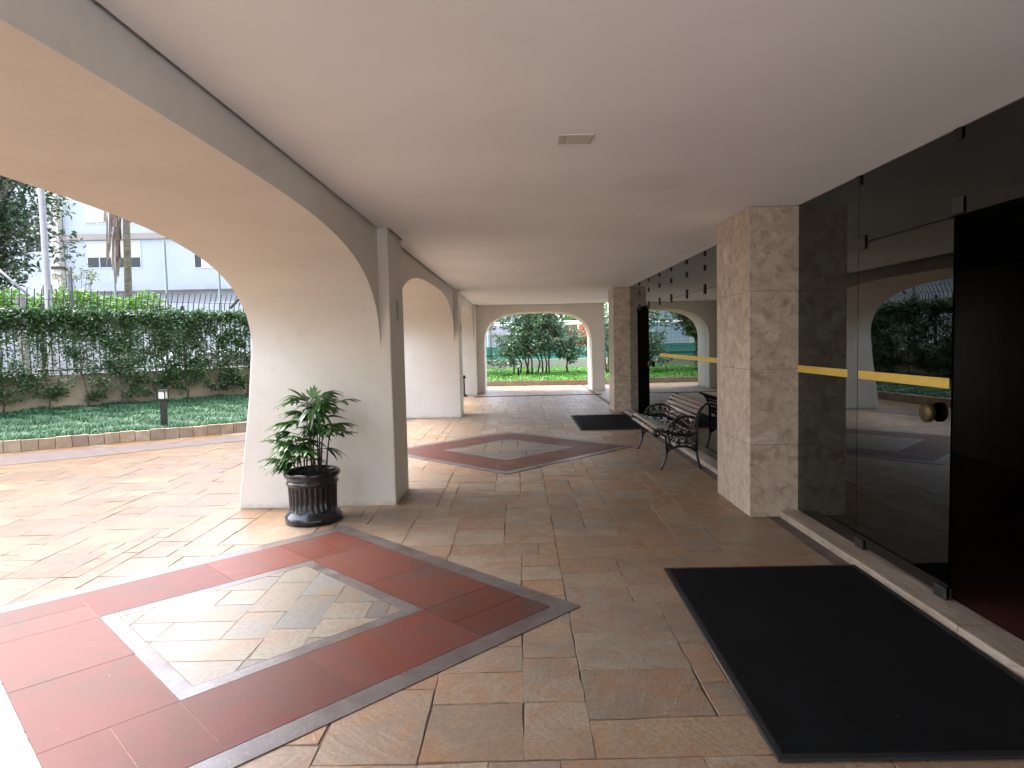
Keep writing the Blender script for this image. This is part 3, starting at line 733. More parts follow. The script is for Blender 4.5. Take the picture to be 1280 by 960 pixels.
slats('seat', [(-.07, .425), (-.043, .472), (.012, .467), (.067, .452), (.122, .438), (.177, .426), (.232, .418), (.287, .414), (.342, .416)])
slats('backrest', [(.372, .485), (.378, .540), (.390, .594), (.412, .646), (.444, .693), (.487, .728)])
for z in (.255,):
    mb = MB(); mb.tube([(.235, L0, .262), (.235, L1, .262)], .008, 6); o = mb.build('tie_rod', M_iron); o.parent = bench

# ------------------------------------------------------------------ pot and palm
PX, PY = -1.785, 5.655
pot = empty('flower_pot', (PX, PY, .003)); tag(pot, 'black fluted round planter standing before the cream pier', 'flower pot')
mod = lambda q: .5 - .5 * math.cos(q * 28)
prof = [(.0, .0), (.225, .0), (.236, .006), (.238, .045), (.230, .056), (.224, .066), (.206, .085), (.200, .10), (.199, .105, .0), (.198, .118, .010), (.199, .20, .011), (.203, .30, .011), (.206, .315, .006), (.207, .32, 0), (.214, .325), (.218, .335), (.214, .347), (.208, .352), (.207, .362), (.214, .376), (.226, .388), (.234, .402), (.235, .416), (.228, .430), (.215, .436), (.202, .431), (.196, .415), (.193, .36)]
b = MB(); b.lathe(prof, (0, 0, 0), 224, mod); o = b.build('body', M_pot); o.parent = pot
n = 40; b = MB(); vs = [(0, 0, .412)]; 
for rr in (.07, .14, .196):
    for k in range(n): vs.append((rr * math.cos(2 * PI * k / n), rr * math.sin(2 * PI * k / n), .395 + random.uniform(0, .018)))
fs = [(0, 1 + k, 1 + (k + 1) % n) for k in range(n)] + [(1 + i * n + k, 1 + (i + 1) * n + k, 1 + (i + 1) * n + (k + 1) % n, 1 + i * n + (k + 1) % n) for i in range(2) for k in range(n)]
b.add(vs, fs, True); o = b.build('soil', M_soil); o.parent = pot
palm = empty('potted_palm', (PX, PY, .41)); tag(palm, 'bushy green lady palm with thin fingered leaves in black planter', 'plant')
pr = random.Random(21)
def frond(base, az, elev, pet, nl, L, droop, spread=1.9):
    """petiole + fan of strap leaflets, local to palm"""
    d = Vector((math.cos(az) * math.cos(elev), math.sin(az) * math.cos(elev), math.sin(elev)))
    side = Vector((-math.sin(az), math.cos(az), 0)); nrm = side.cross(d) * -1
    if nrm.z < 0: nrm = -nrm
    hub = Vector(base) + d * pet - Vector((0, 0, .12 * pet))
    V = []; F = []; R = []
    r0 = pr.random() * .7
    for k in range(nl):
        a = (k / (nl - 1) - .5) * spread + pr.gauss(0, .06)
        dr_ = (d * math.cos(a) + side * math.sin(a)).normalized()
        ll = L * (1 - .3 * abs(a) / 1.2) * pr.uniform(.85, 1.12); wd = pr.uniform(.013, .022)
        sd_ = nrm.cross(dr_).normalized(); o = len(V); seg = 6
        for s_ in range(seg + 1):
            u = s_ / seg; p = hub + dr_ * ll * u + Vector((0, 0, -1)) * droop * ll * u * u * (1.0) + nrm * .0
            ww = wd * min(1, .35 + 2.6 * u) * (1 if u < .72 else max(.08, (1 - u) / .28))
            V += [p - sd_ * ww + nrm * .003, p - Vector((0, 0, .002)), p + sd_ * ww + nrm * .003]
        for s_ in range(seg):
            q = o + s_ * 3; F += [(q, q + 1, q + 4, q + 3), (q + 1, q + 2, q + 5, q + 4)]; R += [min(1, r0 + pr.random() * .3)] * 2
    fo = fast('frond', np.array([tuple(p) for p in V]), np.array(F), L_palm, None, np.array(R)); fo.parent = palm
    st = MB(); st.tube([base, Vector(base) + d * pet * .5 - Vector((0, 0, .03 * pet)), hub], [.0035, .003, .0025], 5)
    so_ = st.build('petiole', L_palm); so_.parent = fo
canes = [(-.09, .02, .30), (-.05, -.05, .42), (-.02, .05, .55), (.02, -.03, .60), (.05, .06, .46), (.08, -.02, .50), (.11, .03, .36), (.0, .0, .66), (-.12, -.03, .16), (-.07, .07, .24), (.06, -.07, .22), (-.13, .04, .10), (.03, .09, .62)]
for (x, y, h_) in canes:
    lx, ly = pr.uniform(-.04, .04) + x * .3, pr.uniform(-.03, .03)
    mb = MB(); mb.tube([(x, y, -.02), (x + lx * .4, y + ly * .4, h_ * .5), (x + lx, y + ly, h_)], [.008, .0065, .005], 7); o = mb.build('cane', M_cane); o.parent = palm
    nf = 5 if h_ > .3 else 4
    for k in range(nf):
        az = 2 * PI * pr.random(); el = pr.uniform(.15, .85); zz = h_ * pr.uniform(.72, 1.0)
        u = zz / h_
        frond((x + lx * u, y + ly * u, zz), az, el, pr.uniform(.06, .15), pr.choice([5, 6, 7, 8]), pr.uniform(.17, .25), pr.uniform(.25, .75))
frond((.03, .0, .62), PI / 2 - .3, 1.35, .03, 5, .12, .0, 1.6)
frond((.05, .0, .52), -.1, .5, .22, 5, .27, .45, 1.3)
frond((.1, -.02, .30), -.1, .35, .14, 5, .2, .3, 1.4)
for az, z in ((3.3, .42), (2.9, .28), (3.6, .2), (2.7, .12), (3.9, .1), (3.2, .05), (4.3, .14), (3.5, .33), (4.6, .3), (3.0, .18), (3.7, .08), (4.0, .26), (2.5, .2), (5.0, .18)):
    frond((-.09, -.02, z), az, pr.uniform(.2, .6), pr.uniform(.05, .1), 7, pr.uniform(.16, .22), .6)

# ------------------------------------------------------------------ leaves
def leaves(name, P, size, mat_, parent=None, tilt=1.0, aspect=.45, var=.35, up=.3, nrm_out=None):
    n = len(P); s = size * rng.uniform(1 - var, 1 + var, n)[:, None]
    d = rng.normal(0, 1, (n, 3)); d[:, 2] = d[:, 2] * .6 - up * .4; d /= np.linalg.norm(d, axis=1)[:, None]
    e = rng.normal(0, 1, (n, 3)); e[:, 2] *= .7; e -= d * (e * d).sum(1)[:, None]; e /= np.linalg.norm(e, axis=1)[:, None]
    nn = np.cross(d, e)
    tip = P + d * s; m1 = P + d * s * .45 + e * s * aspect * .5 + nn * s * .06; m2 = P + d * s * .45 - e * s * aspect * .5 + nn * s * .06
    V = np.stack([P, m1, tip, m2], 1).reshape(-1, 3); q = np.arange(n)[:, None] * 4
    F = np.concatenate([q + np.array([[0, 1, 2]]), q + np.array([[0, 2, 3]])])
    r_ = rng.beta(1.6, 2.2, n); return fast(name, V, F, mat_, parent, np.r_[r_, r_])
def blob(c, r, n, hollow=.35):
    d = rng.normal(0, 1, (n, 3)); d /= np.linalg.norm(d, axis=1)[:, None]
    rad = (hollow + (1 - hollow) * rng.uniform(0, 1, n) ** .6)[:, None]
    return np.array(c) + d * rad * np.array(r)
def branch(mb, a, b, r0, r1, n=5, wob=.06):
    a, b = Vector(a), Vector(b); L = (b - a).length
    pts = [a.lerp(b, k / n) + Vector((random.gauss(0, wob * L), random.gauss(0, wob * L), random.gauss(0, wob * L * .4))) * (0 if k in (0, n) else .5) for k in range(n + 1)]
    mb.tube(pts, [r0 + (r1 - r0) * k / n for k in range(n + 1)], 7); return pts

# garden wall + fence on the left, following WALL
wl = resample(WALL, 400)
cut = int(400 * .545)
left_line = wl[:cut]; far_line = wl[cut - 1:]
def wall_strip(name, line, z0, z1, th, m, parent=None):
    line = np.array(line); d = np.gradient(line, axis=0); d /= np.linalg.norm(d, axis=1)[:, None]; nn = np.c_[-d[:, 1], d[:, 0]]
    A = line; B = line + nn * th; mb = MB(); n = len(line); vs = []
    for i in range(n): vs += [(*A[i], z0), (*A[i], z1), (*B[i], z1), (*B[i], z0)]
    fs = []
    for i in range(n - 1):
        for k in range(4): fs.append((i * 4 + k, i * 4 + (k + 1) % 4, (i + 1) * 4 + (k + 1) % 4, (i + 1) * 4 + k))
    fs += [(0, 1, 2, 3), tuple(4 * (n - 1) + k for k in (3, 2, 1, 0))]
    mb.add(vs, fs); return mb.build(name, m, parent)
gw = wall_strip('garden_wall', left_line[::4], -.03, 1.03, .16, M_gwall); tag(gw, 'low beige garden wall behind the clipped hedge', 'wall')
fw_ = wall_strip('garden_wall', far_line[::3], -.03, .74, .16, M_farwall); tag(fw_, 'low grey wall behind the bright ground cover and shrub', 'wall')
fence = empty('metal_fence', (-9, 13.5, 1.03)); tag(fence, 'black metal bar fence with bent tips on the garden wall', 'fence')
Ll = length(left_line); fl = resample(left_line, int(Ll / .115)); d = np.gradient(fl, axis=0); d /= np.linalg.norm(d, axis=1)[:, None]; nn = np.c_[-d[:, 1], d[:, 0]]
fc = fl + nn * .08; mb = MB()
for i in range(len(fc)):
    x, y = fc[i]; ix, iy = -nn[i]
    mb.tube([(x, y, 1.04), (x, y, 2.44), (x + ix * .16, y + iy * .16, 2.70)], .0105, 4)
mb.build('bar_panel', M_darkmetal, fence)
mb = MB()
for z in (1.12, 2.26): mb.tube([(*p, z) for p in fc[::3]], .017, 6)
mb.tube([(fc[i][0] - nn[i][0] * .05, fc[i][1] - nn[i][1] * .05, 2.50) for i in range(0, len(fc), 3)], .006, 4)
mb.build('rail', M_darkmetal, fence)
for i in range(6, len(fc), 22):
    mb = MB(); x, y = fc[i]; mb.box(x - .03, x + .03, y - .03, y + .03, 1.031, 2.42); mb.build('post', M_darkmetal, fence)

# hedge shrubs
hl = resample(left_line, int(Ll / .62)); d = np.gradient(hl, axis=0); d /= np.linalg.norm(d, axis=1)[:, None]; nn = np.c_[-d[:, 1], d[:, 0]]
for i in range(4, len(hl) - 3):
    px, py = hl[i] - nn[i] * (.20 + random.uniform(-.03, .03)); tx, ty = d[i]; ox, oy = nn[i]
    sh = empty('hedge_shrub', (px, py, .33)); tag(sh, 'thin stemmed shrub trained flat as one of the clipped hedge plants along the garden wall', 'hedge shrub', 'shrubs of the clipped hedge')
    mb = MB(); top = 2.2
    wob = [random.gauss(0, .03) for _ in range(6)]
    mb.tube([(px + wob[k] * tx, py + wob[k] * ty, .30 + (top - .30) * k / 5) for k in range(6)], [.018, .016, .014, .012, .009, .006], 6)
    tips = []
    for k in range(20):
        z = random.uniform(.5, 2.2); sd_ = random.choice((-1, 1)); L = random.uniform(.18, .42)
        a = (px, py, z); b_ = (px + sd_ * tx * L + ox * random.gauss(0, .07), py + sd_ * ty * L + oy * random.gauss(0, .07), z + random.uniform(.05, .25))
        mb.tube([a, ((a[0] + b_[0]) / 2, (a[1] + b_[1]) / 2, (a[2] + b_[2]) / 2 - .02), b_], [.009, .007, .004], 5); tips.append((a, b_))
    mb.build('stem', M_bark, sh)
    P = []
    for a, b_ in tips:
        n_ = int(rng.integers(70, 150)) if a[2] > 1.0 else int(rng.integers(70, 170)); u = rng.uniform(.15, 1.1, n_)[:, None]
        P.append(np.array(a) * (1 - u) + np.array(b_) * u + rng.normal(0, .055, (n_, 3)))
    # clipped continuous top
    n_ = 1150; u = rng.uniform(-.36, .36, n_); v_ = rng.normal(0, .12, n_).clip(-.24, .24); z = 2.30 - np.abs(rng.normal(0, .15, n_)) + .015 * np.sin(u * 20 + i)
    P.append(np.c_[px + tx * u + ox * v_, py + ty * u + oy * v_, z])
    n_ = 1150; u = rng.normal(0, .22, n_); v_ = rng.normal(0, .10, n_); z = rng.uniform(1.0, 2.2, n_)
    P.append(np.c_[px + tx * u + ox * v_, py + ty * u + oy * v_, z])
    leaves('foliage', np.concatenate(P), .062, L_hedge, sh, aspect=.55)

# bollard lights
def bollard(x, y, z, h_, label, s=1.0):
    b = empty('bollard_light', (x, y, z)); tag(b, label, 'garden light')
    m = MB(); m.box(x - .042 * s, x + .042 * s, y - .042 * s, y + .042 * s, z - .05, z + h_ - .17 * s); m.build('post', M_darkmetal, b, bevel=.004)
    m = MB(); r_ = .062 * s; zt = z + h_ - .17 * s + .001
    m.box(x - .07 * s, x + .07 * s, y - .07 * s, y + .07 * s, zt + .145 * s, zt + .17 * s); m.box(x - .07 * s, x + .07 * s, y - .07 * s, y + .07 * s, zt, zt + .02 * s)
    for sx in (-1, 1):
        for sy_ in (-1, 1): m.box(x + sx * .07 * s - (.014 * s if sx > 0 else 0), x + sx * .07 * s + (.014 * s if sx < 0 else 0), y + sy_ * .07 * s - (.014 * s if sy_ > 0 else 0), y + sy_ * .07 * s + (.014 * s if sy_ < 0 else 0), zt + .021 * s, zt + .144 * s)
    m.build('lamp_head', M_darkmetal, b)
    m = MB(); m.box(x - .05 * s, x + .05 * s, y - .05 * s, y + .05 * s, zt + .022 * s, zt + .143 * s); m.build('lens', M_lamp, b)
bollard(-6.12, 11.45, .15, .64, 'black bollard garden light in the blue green lawn')
bollard(0.0, 23.5, .2, .48, 'low garden light beside the shrub stems beyond the far arch', .8)
# dark post by the third bay
ps_ = empty('hose_stand', (-1.50, 18.28, 0)); tag(ps_, 'slim dark stand on the floor just behind the second pier', 'stand')
mb = MB(); mb.lathe([(.09, .0), (.09, .03), (.03, .06), (.022, .12), (.022, .42), (.03, .44), (.0, .445)], (-1.50, 18.28, .004), 20); mb.build('post', M_darkmetal, ps_)
mb = MB(); mb.lathe([(.0, .47), (.04, .49), (.055, .53), (.04, .57), (.0, .59)], (-1.50, 18.28, 0), 20); mb.tube([(-1.5, 18.28, .44), (-1.5, 18.28, .48)], .014, 8); mb.build('finial', M_darkmetal, ps_)

# ------------------------------------------------------------------ far garden: big shrub
sh = empty('flowering_shrub', (.6, 24.5, .25)); tag(sh, 'large many stemmed leafy shrub framed by the far arch', 'shrub')
mb = MB(); P = []
stems = [(-.15, -.5), (.06, -.2), (.30, .2), (.5, .4), (.7, .55), (.88, .8), (1.0, 1.05), (1.12, 1.3), (1.78, 1.95), (1.82, 1.75), (.4, .2)]
for x0, x1 in stems:
    y0 = 24.5 + random.uniform(-.3, .3); h_ = random.uniform(1.7, 3.0) if .0 < x0 < 1.5 else random.uniform(1.3, 1.8)
    pts = branch(mb, (x0, y0, .25), (x1, y0 + random.uniform(-.3, .3), h_), .035, .012)
    for p in pts[2:]:
        for q in range(3):
            e = p + Vector((random.gauss(0, .28), random.gauss(0, .28), random.uniform(.0, .3)))
            mb.tube([p, e], [.01, .004], 5)
            P.append(blob(e, (.24, .24, .19), 85, .2))
mb.build('stem', M_bark, sh)
for c_, r_, n_ in (((-.30, 24.4, 1.2), (.36, .4, .36), 330), ((.05, 24.3, 1.4), (.38, .4, .4), 360), ((.6, 24.5, 2.1), (.68, .6, .55), 800), ((1.2, 24.5, 2.2), (.55, .5, .6), 800), ((.3, 24.2, 1.2), (.5, .4, .35), 500), ((1.0, 24.2, 1.3), (.5, .4, .35), 520), ((1.85, 24.5, 1.3), (.30, .35, .5), 380), ((1.95, 24.5, .95), (.25, .3, .25), 180), ((.9, 24.6, 2.8), (.8, .6, .4), 800)):
    P.append(blob(c_, r_, n_, .3))
leaves('foliage', np.concatenate(P), .125, L_shrub, sh, aspect=.5)
for (x, y, h_, lab) in ((-2.2, 24.4, 1.0, 'small leafy bush at the foot of the grey wall, seen mirrored in the glass'), (3.2, 23.9, 2.1, 'dark green bush in the gap right of the far end wall')):
    s2 = empty('bush', (x, y, .2)); tag(s2, lab, 'bush'); mb = MB(); P = []
    for k in range(6):
        e = (x + random.gauss(0, .3), y + random.gauss(0, .3), .2 + h_ * random.uniform(.5, 1)); branch(mb, (x + random.gauss(0, .08), y, .2), e, .025, .008)
        P.append(blob(e, (.35, .35, .35 * h_ / 1.4), 230, .2))
    mb.build('stem', M_bark, s2); leaves('foliage', np.concatenate(P), .13, L_shrub, s2, aspect=.5)
# trees
def tree(name, base, top, crown, leaf, lmat, label, cat='tree', r0=.16, limbs=7, perlimb=260, group=None, cr=(1, 1, 1), lean=(0, 0)):
    t_ = empty(name, base); tag(t_, label, cat, group); mb = MB(); bx, by, bz = base; P = []
    fork = Vector((bx + lean[0], by + lean[1], bz + (top - bz) * .45))
    branch(mb, (bx, by, bz - .1), fork, r0, r0 * .7, 6, .05)
    for k in range(limbs):
        q = 2 * PI * k / limbs + random.uniform(-.4, .4); e = Vector((crown[0] + math.cos(q) * cr[0] * random.uniform(.4, .95), crown[1] + math.sin(q) * cr[1] * random.uniform(.4, .95), crown[2] + cr[2] * random.uniform(-.6, .9)))
        pts = branch(mb, fork, e, r0 * .45, r0 * .1, 6, .07)
        for p in pts[2:]:
            for j in range(2):
                e2 = p + Vector((random.gauss(0, .32 * cr[0]), random.gauss(0, .32 * cr[1]), random.gauss(0, .28 * cr[2]))); mb.tube([p, e2], [r0 * .1, r0 * .04], 5)
                P.append(blob(e2, (.34 * cr[0], .34 * cr[1], .26 * cr[2]), perlimb // 8, .2))
    mb.build('trunk', M_bark, t_); leaves('crown', np.concatenate(P), leaf, lmat, t_, aspect=.42); return t_
tree('broadleaf_tree', (-20.0, 22, -.03), 6.0, (-18.0, 22, 6.0), .20, L_tree, 'dark leafy tree spreading behind the tall grey pole', r0=.28, limbs=18, perlimb=1500, cr=(2.7, 2.0, 2.6))
tree('broadleaf_tree', (-23.5, 17.5, -.03), 5.2, (-21.5, 18, 5.0), .20, L_tree, 'dark tree at the left edge beside the first tree', r0=.25, limbs=10, perlimb=1000, cr=(2.6, 2, 2.2))
tree('leaning_tree', (-2.5, 25.2, .3), 2.9, (-2.35, 25.2, 2.75), .17, L_yell, 'leaning yellow green tree by the court fence, seen mirrored in the glass', r0=.13, limbs=8, perlimb=330, cr=(.9, .8, .75), lean=(.35, 0))
tree('garden_tree', (-3.4, 24.6, .3), 3.2, (-3.2, 24.8, 3.2), .17, L_tree, 'dark trunked tree left of the leaning tree, seen mirrored in the glass', r0=.12, limbs=8, perlimb=300, cr=(1.0, .9, .9))
tree('red_flower_tree', (3.5, 35, -.03), 2.0, (3.3, 35, 1.75), .22, L_red, 'orange red flowering tree beyond the court behind the shrub', r0=.09, limbs=9, perlimb=300, cr=(.95, .8, .6))
tree('background_tree', (5.2, 47, -.03), 4.2, (4.6, 47, 3.6), .34, L_bright, 'pale green tree far beyond the court, right of the shrub', r0=.2, limbs=9, perlimb=300, cr=(2.6, 1.6, 1.5))
tree('background_tree', (-3.0, 46, -.03), 5.2, (-2.6, 46, 4.6), .30, L_yell, 'thin yellowish tree far beyond the court, left of the shrub', r0=.15, limbs=7, perlimb=120, cr=(1.8, 1.3, 1.1))
tree('background_tree', (-12, 55, -.03), 6, (-12, 55, 4.5), .5, L_tree, 'dark green tree mass far behind the court, seen mirrored in the glass', r0=.3, limbs=10, perlimb=330, cr=(4.5, 3, 2.6))

# bright clipped hedge beyond the fence
bh = empty('street_hedge', (-12.5, 19.2, 0)); tag(bh, 'bright green bushy hedge beyond the metal fence', 'hedge'); mb = MB(); P = []
for k in range(15):
    x = -17.2 + k * .55; y = 19.2 + random.uniform(-.2, .2); hgt = (3.05 if x > -11.5 else 3.2) + .12 * math.sin(k * 1.7)
    if x > -10.3: hgt -= .35
    branch(mb, (x, y, -.03), (x + random.gauss(0, .1), y, hgt - .4), .04, .015)
    P.append(blob((x, y, hgt - .55), (.48, .5, .55), 900, .5)); P.append(blob((x, y, 1.6), (.45, .45, .9), 420, .5))
mb.build('stem', M_bark, bh)
P = np.concatenate(P); hi = P[:, 2] > 2.62 + .12 * np.sin(P[:, 0] * 3)
leaves('upper_foliage', P[hi], .12, L_bright, bh, aspect=.5); leaves('foliage', P[~hi], .12, L_hedge, bh, aspect=.5)  # leaves above a wavy height take the brighter green
for (x, y, z, n_, lab) in ((-13.2, 20.3, 3.6, 260, 'wispy pale shrub top rising above the bright hedge'),):
    s2 = empty('wispy_shrub', (x, y, 0)); tag(s2, lab, 'shrub'); mb = MB(); P = []
    for k in range(9):
        e = (x + random.gauss(0, .3), y + random.gauss(0, .2), z + random.uniform(-.3, .35)); branch(mb, (x, y, 0), e, .02, .006); P.append(blob(e, (.2, .2, .2), 30, .1))
    mb.build('stem', M_bark, s2); leaves('foliage', np.concatenate(P), .13, L_yell, s2, aspect=.25)

# ------------------------------------------------------------------ street things
def pole(name, x, y, z0, z1, r_, m, label, cat='pole', group=None):
    mb = MB(); mb.lathe([(r_ * 2.2, 0), (r_ * 2.2, .03), (r_, .05), (r_ * .8, z1 - z0), (0, z1 - z0 + .01)], (x, y, z0), 14)
    return tag(mb.build(name, m), label, cat, group)
pole('lamp_pole', -11.84, 17, -.03, 8.0, .085, M_alu, 'tall grey metal pole in front of the dark tree')
sl_ = empty('street_lamp', (-11.95, 18, 0)); tag(sl_, 'black street lamp with short arm and flat head', 'street lamp')
mb = MB(); mb.tube([(-11.92, 18, -.03), (-11.90, 18, 3.72)], [.05, .04], 8); mb.build('post', M_darkmetal, sl_)
mb = MB(); mb.tube([(-11.90, 18, 3.68), (-12.1, 18, 3.68)], .025, 6); mb.box(-12.34, -12.02, 17.9, 18.1, 3.66, 3.74); mb.build('lamp_head', M_darkmetal, sl_)
mb = MB(); mb.box(-12.32, -12.1, 17.93, 18.07, 3.645, 3.659); mb.build('lens', M_lamp, sl_)
cpst = empty('concrete_post', (-13.0, 17.6, 0)); tag(cpst, 'short grey concrete post with slanted stay at the left edge', 'post')
mb = MB(); mb.box(-13.06, -12.9, 17.52, 17.68, -.03, 2.95); mb.build('post', M_conc, cpst, bevel=.01)
mb = MB(); mb.tube([(-12.75, 17.6, 2.95), (-13.6, 17.6, 3.75)], .03, 6); mb.build('stay', M_conc, cpst)
pt = empty('palm_tree', (-11.6, 20.2, 0)); tag(pt, 'palm trunk with hanging dry fronds before the white building', 'palm tree')
mb = MB(); mb.tube([(-11.72, 20.2, -.03), (-11.68, 20.2, 2.5), (-11.62, 20.2, 4.5), (-11.55, 20.2, 7.4)], [.14, .11, .10, .09], 12); mb.build('trunk', M_barkp, pt)
V = []; F = []; R = []
for k in range(60):
    x = -11.70 - abs(random.gauss(.0, .17)); y = 20.2 + random.gauss(-.08, .10); z0 = random.uniform(5.2, 7.0); L = random.uniform(.4, 2.0) * random.random() + .4; o = len(V); wq = random.uniform(.0025, .007)
    for s_ in range(4):
        u = s_ / 3; V += [(x - .12 * u * random.random() + wq, y, z0 - L * u), (x - .12 * u - wq, y, z0 - L * u)]
    for s_ in range(3): F.append((o + s_ * 2, o + s_ * 2 + 1, o + s_ * 2 + 3, o + s_ * 2 + 2)); R.append(random.random())
fast('dry_frond', np.array(V), np.array(F), L_dry, pt, np.array(R))
V = []; F = []; R = []
for k in range(14):
    az = 2 * PI * k / 14; d_ = Vector((math.cos(az), math.sin(az), 0)); s_d = Vector((-math.sin(az), math.cos(az), 0))
    for j in range(26):
        u = (j + 1) / 26; c_ = Vector((-11.55, 20.2, 7.3)) + d_ * 1.9 * u + Vector((0, 0, 1.0 * u - 1.7 * u * u))
        for sg in (-1, 1):
            o = len(V); e = c_ + (s_d * sg * .8 + d_ * .5 - Vector((0, 0, .45))) * .5 * math.sin(PI * min(1, u * .9 + .1)); V += [c_, c_ + d_ * .03, e]; F.append((o, o + 1, o + 2)); R.append(random.random())
fast('crown', np.array([tuple(q) for q in V]), np.array(F), L_tree, pt, np.array(R))
for (x0, x1, zt, lab) in ((-17.9, -17.82, 6.45, 'leftmost thin green net pole before the white building'), (-15.6, -15.5, 6.3, 'thin green net pole right of the palm trunk'), (-13.25, -13.2, 6.2, 'thin green net pole nearest the arch edge')):
    pole('net_pole', x0, 30, -.03, zt, .06, M_greenp, lab, 'pole')
mb = MB(); mb.tube([(-12.6, 29.5, 3.2), (-10.9, 29.5, 4.9)], .06, 6); mb.tube([(-10.9, 29.5, -.03), (-10.9, 29.5, 5.0)], .06, 6); tag(mb.build('net_pole_brace', M_darkmetal), 'dark slanted brace low beside the arch edge', 'brace')

def car(x, y, rz, label):
    c_ = empty('parked_car', (x, y, -.03)); c_.rotation_euler.z = rz; tag(c_, label, 'car')
    prof = [(-2.05, .35), (-2.08, .62), (-2.0, .86), (-1.35, .95), (-.75, 1.40), (-.2, 1.47), (.7, 1.45), (1.35, 1.12), (1.9, 1.02), (2.05, .85), (2.08, .45), (1.95, .28), (-1.9, .28)]
    n = len(prof); b = MB(); vs = []
    for k, (yy, ins) in enumerate(((-.84, .0), (-.80, 0), (.80, 0), (.84, 0))):
        for (px, pz) in prof:
            tum = .16 * max(0, (pz - .92) / .55); vs.append((px * (.985 if k in (0, 3) else 1), yy - math.copysign(tum, yy), pz))
    fs = [(k * n + i, k * n + (i + 1) % n, (k + 1) * n + (i + 1) % n, (k + 1) * n + i) for k in range(3) for i in range(n)] + [tuple(range(n - 1, -1, -1)), tuple(range(3 * n, 4 * n))]
    b.add(vs, fs); o = b.build('body', M_carp, None, bevel=.03); o.parent = c_
    for sg in (-1, 1):
        for poly in ([(-1.1, .98), (-.68, 1.34), (-.05, 1.39), (-.05, .97)], [(.0, .97), (.0, 1.39), (.65, 1.37), (1.1, 1.12), (1.1, .99)]):
            b = MB(); f3 = lambda p, d_: (p[0], sg * (.845 - .16 * max(0, (p[1] - .92) / .55) + d_), p[1]); b.prism(poly, f3, -.01, .004); o = b.build('window', M_carg); o.parent = c_
    for poly, in (([(-1.30, .975), (-.80, 1.36)],), ([(.80, 1.40), (1.28, 1.15)],)):
        (xa, za), (xb, zb) = poly; b = MB(); dx, dz = xb - xa, zb - za; L = math.hypot(dx, dz); nx, nz = -dz / L * .012, dx / L * .012
        if nz < 0: nx, nz = -nx, -nz
        b.add([(xa + nx, -.68, za + nz), (xb + nx, -.62, zb + nz), (xb + nx, .62, zb + nz), (xa + nx, .68, za + nz)], [(0, 1, 2, 3)]); o = b.build('windscreen', M_carg); o.parent = c_
    for wx in (-1.3, 1.3):
        for sg in (-1, 1):
            b = MB(); b.tube([(wx, sg * .70, .31), (wx, sg * .86, .31)], .31, 24); o = b.build('wheel', M_tyre); o.parent = c_
            b2 = MB(); b2.tube([(wx, sg * .861, .31), (wx, sg * .868, .31)], .2, 20); r_ = b2.build('rim', M_alu); r_.parent = o
pwl = wall_strip('parapet_wall', [(-22, 17.2), (-15, 18.2), (-11.6, 18.7)], -.03, 1.72, .2, M_white); tag(pwl, 'low white parapet wall glimpsed through the hedge at the left', 'wall')
car(-9.3, 20.0, math.radians(55), 'white parked car behind the hedge, above the bollard light')

# ------------------------------------------------------------------ buildings
ab = empty('apartment_building', (-22, 40, 0)); tag(ab, 'white apartment building with shuttered windows behind the garden', 'building')
mb = MB(); mb.box(-26.7, -4, 40, 52, 5.2, 7.98); mb.box(-26.7, -4, 40, 52, 8.32, 13); mb.box(-26.4, -4, 40.6, 52, -.03, 4.95); mb.build('wall', M_white, ab)
mb = MB(); mb.box(-26.75, -3.95, 39.85, 52, 7.981, 8.319); mb.build('ledge', M_band2, ab)
mb = MB(); mb.box(-26.75, -3.95, 39.75, 52, 4.951, 5.199); mb.build('ledge', M_greyb, ab)
mb = MB(); mb.box(-26.4, -4.1, 40.45, 40.599, 3.6, 4.95); mb.build('base_panel', M_greyb, ab)
mb = MB(); mb.box(-27.25, -26.76, 39.6, 44, -.03, 13); mb.build('corner_column', M_beigeb, ab)
mb = MB(); mb.box(-40, -27.26, 42, 52, -.03, 13); mb.build('recessed_wall', M_white2, ab)
def window(x0, x1, z0, z1, shut, y=40, curtain=False):
    f = MB(); t_ = .06
    f.box(x0, x0 + t_, y - .03, y - .002, z0, z1); f.box(x1 - t_, x1, y - .03, y - .002, z0, z1); f.box(x0 + t_, x1 - t_, y - .03, y - .002, z0, z0 + t_); f.box(x0 + t_, x1 - t_, y - .03, y - .002, z1 - t_, z1)
    xm = (x0 + x1) / 2; f.box(xm - .03, xm + .03, y - .028, y - .004, z0 + t_, shut); o = f.build('window', M_frame, ab)
    p = MB(); p.box(x0 + t_, x1 - t_, y - .015, y - .003, z0 + t_, shut); p.build('pane', M_pane, o)
    if curtain:
        p = MB(); p.box(x0 + t_ + .38, x1 - t_, y - .022, y - .0155, z0 + t_, shut); p.build('curtain', M_curt, o)
    if shut < z1 - .1:
        p = MB(); p.box(x0 + t_, x1 - t_, y - .026, y - .003, shut + .002, z1 - t_); p.build('shutter', M_shut, o)
window(-25.42, -23.92, 6.32, 7.92, 6.95); window(-23.55, -22.2, 6.29, 7.92, 6.92); window(-19.1, -17.2, 6.2, 7.85, 7.0, curtain=True)
window(-25.4, -23.95, 8.9, 10.6, 9.0); window(-23.2, -21.7, 8.9, 10.6, 9.6); window(-14.5, -13, 6.2, 7.85, 7.0)
window(-28.6, -27.4, 7.6, 9.3, 9.2, y=42); window(-30.5, -29.2, 7.6, 9.3, 8.4, y=42); window(-29.6, -28.2, 4.6, 6.2, 5.6, y=42)
pw = empty('perimeter_wall', (-15, 33, 0)); tag(pw, 'plain white boundary wall below the white building', 'wall')
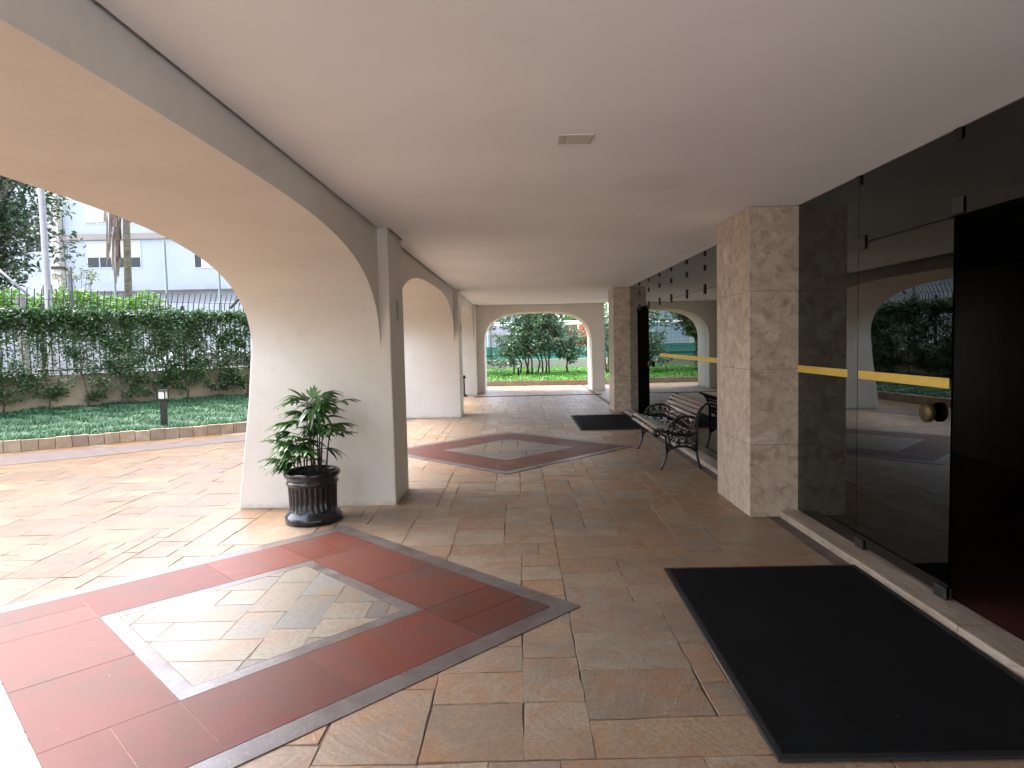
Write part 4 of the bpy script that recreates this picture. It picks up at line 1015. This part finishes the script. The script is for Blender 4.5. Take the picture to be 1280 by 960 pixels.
mb = MB(); mb.box(-30, -13.0, 33, 33.2, -.03, 3.75); mb.build('wall', M_white2, pw); mb = MB(); mb.box(-12.995, -4, 32.9, 33.3, -.03, 3.85); mb.build('beige_section', M_beigeb, pw)

# tennis court and its fence
g = MB(); g.add([(-8, 28, -.02), (14, 28, -.02), (14, 44, -.02), (-8, 44, -.02)], [(0, 1, 2, 3)]); struct(g.build('court', M_screen))
cf = empty('court_fence', (1, 27.2, 0)); tag(cf, 'court fence with green windscreen, dark posts and white top rail', 'fence')
mb = MB(); mb.box(-6, 12, 27.22, 27.23, .5, 1.22); mb.build('windscreen', M_screen, cf)
mb = MB()
for z, r_ in ((.9, .02), (1.25, .02)): mb.tube([(-6, 27.2, z), (12, 27.2, z)], r_, 6)
mb.build('rail', M_darkmetal, cf)
mb = MB(); mb.tube([(-6, 27.2, 2.14), (12, 27.2, 2.14)], .035, 6); mb.build('top_rail', M_whitem, cf)
for x in np.arange(-5.9, 12, 2.4):
    mb = MB(); mb.tube([(x, 27.18, -.03), (x, 27.18, 2.12)], .028, 6); mb.build('post', M_greenp, cf)
mb = MB()
for x in np.arange(-6, 12, .16): mb.tube([(x, 27.2, .7), (x, 27.2, 2.13)], .0035, 3, False)
for z in np.arange(1.35, 2.1, .16): mb.tube([(-6, 27.2, z), (12, 27.2, z)], .0035, 3, False)
mb.build('wire_mesh', M_alu, cf)
fcf = empty('court_fence', (0, 44, 0)); tag(fcf, 'far court fence of tall pale posts and rails behind the shrub', 'fence')
for x in np.arange(-14, 14, 2.0):
    mb = MB(); mb.tube([(x, 44, -.03), (x, 44, 4.6)], .05, 6); mb.build('post', M_whitem, fcf)
mb = MB(); 
for z in (1.0, 2.7, 4.5): mb.tube([(-14, 44, z), (14, 44, z)], .045, 6)
mb.build('rail', M_whitem, fcf)
mb = MB(); mb.box(-14, 14, 44.06, 44.07, .0, 1.15); mb.build('windscreen', M_screen, fcf)
hb = empty('house', (-6, 60, 0)); tag(hb, 'pale house with grey roof band far beyond the court', 'house')
mb = MB(); mb.box(-22, 2.5, 60, 68, -.03, 2.05); mb.build('wall', M_white2, hb)
mb = MB(); mb.box(-22.4, 2.9, 59.5, 68, 2.051, 2.75); mb.build('roof', M_roof, hb)
mb = MB(); mb.box(-20, 1.0, 61, 68, 2.751, 4.4); mb.build('upper_wall', M_white, hb)
for x in (-8, -5, -2):
    mb = MB(); mb.box(x, x + 1.2, 60.95, 60.999, 3.1, 4.0); mb.build('window', M_pane, hb)
hb = empty('house', (9, 62, 0)); tag(hb, 'white low house far behind the red flowering tree', 'house')
mb = MB(); mb.box(3.2, 18, 62, 70, -.03, 3.0); mb.build('wall', M_white2, hb)
mb = MB(); mb.prism([(2.8, 3.001), (18.4, 3.001), (10.6, 5.0)], lambda p, d_: (p[0], d_, p[1]), 61.6, 70.4); mb.build('roof', M_roof, hb)
mb = MB(); mb.box(4.2, 5.6, 61.95, 61.999, 1.0, 2.2); mb.build('window', M_pane, hb)
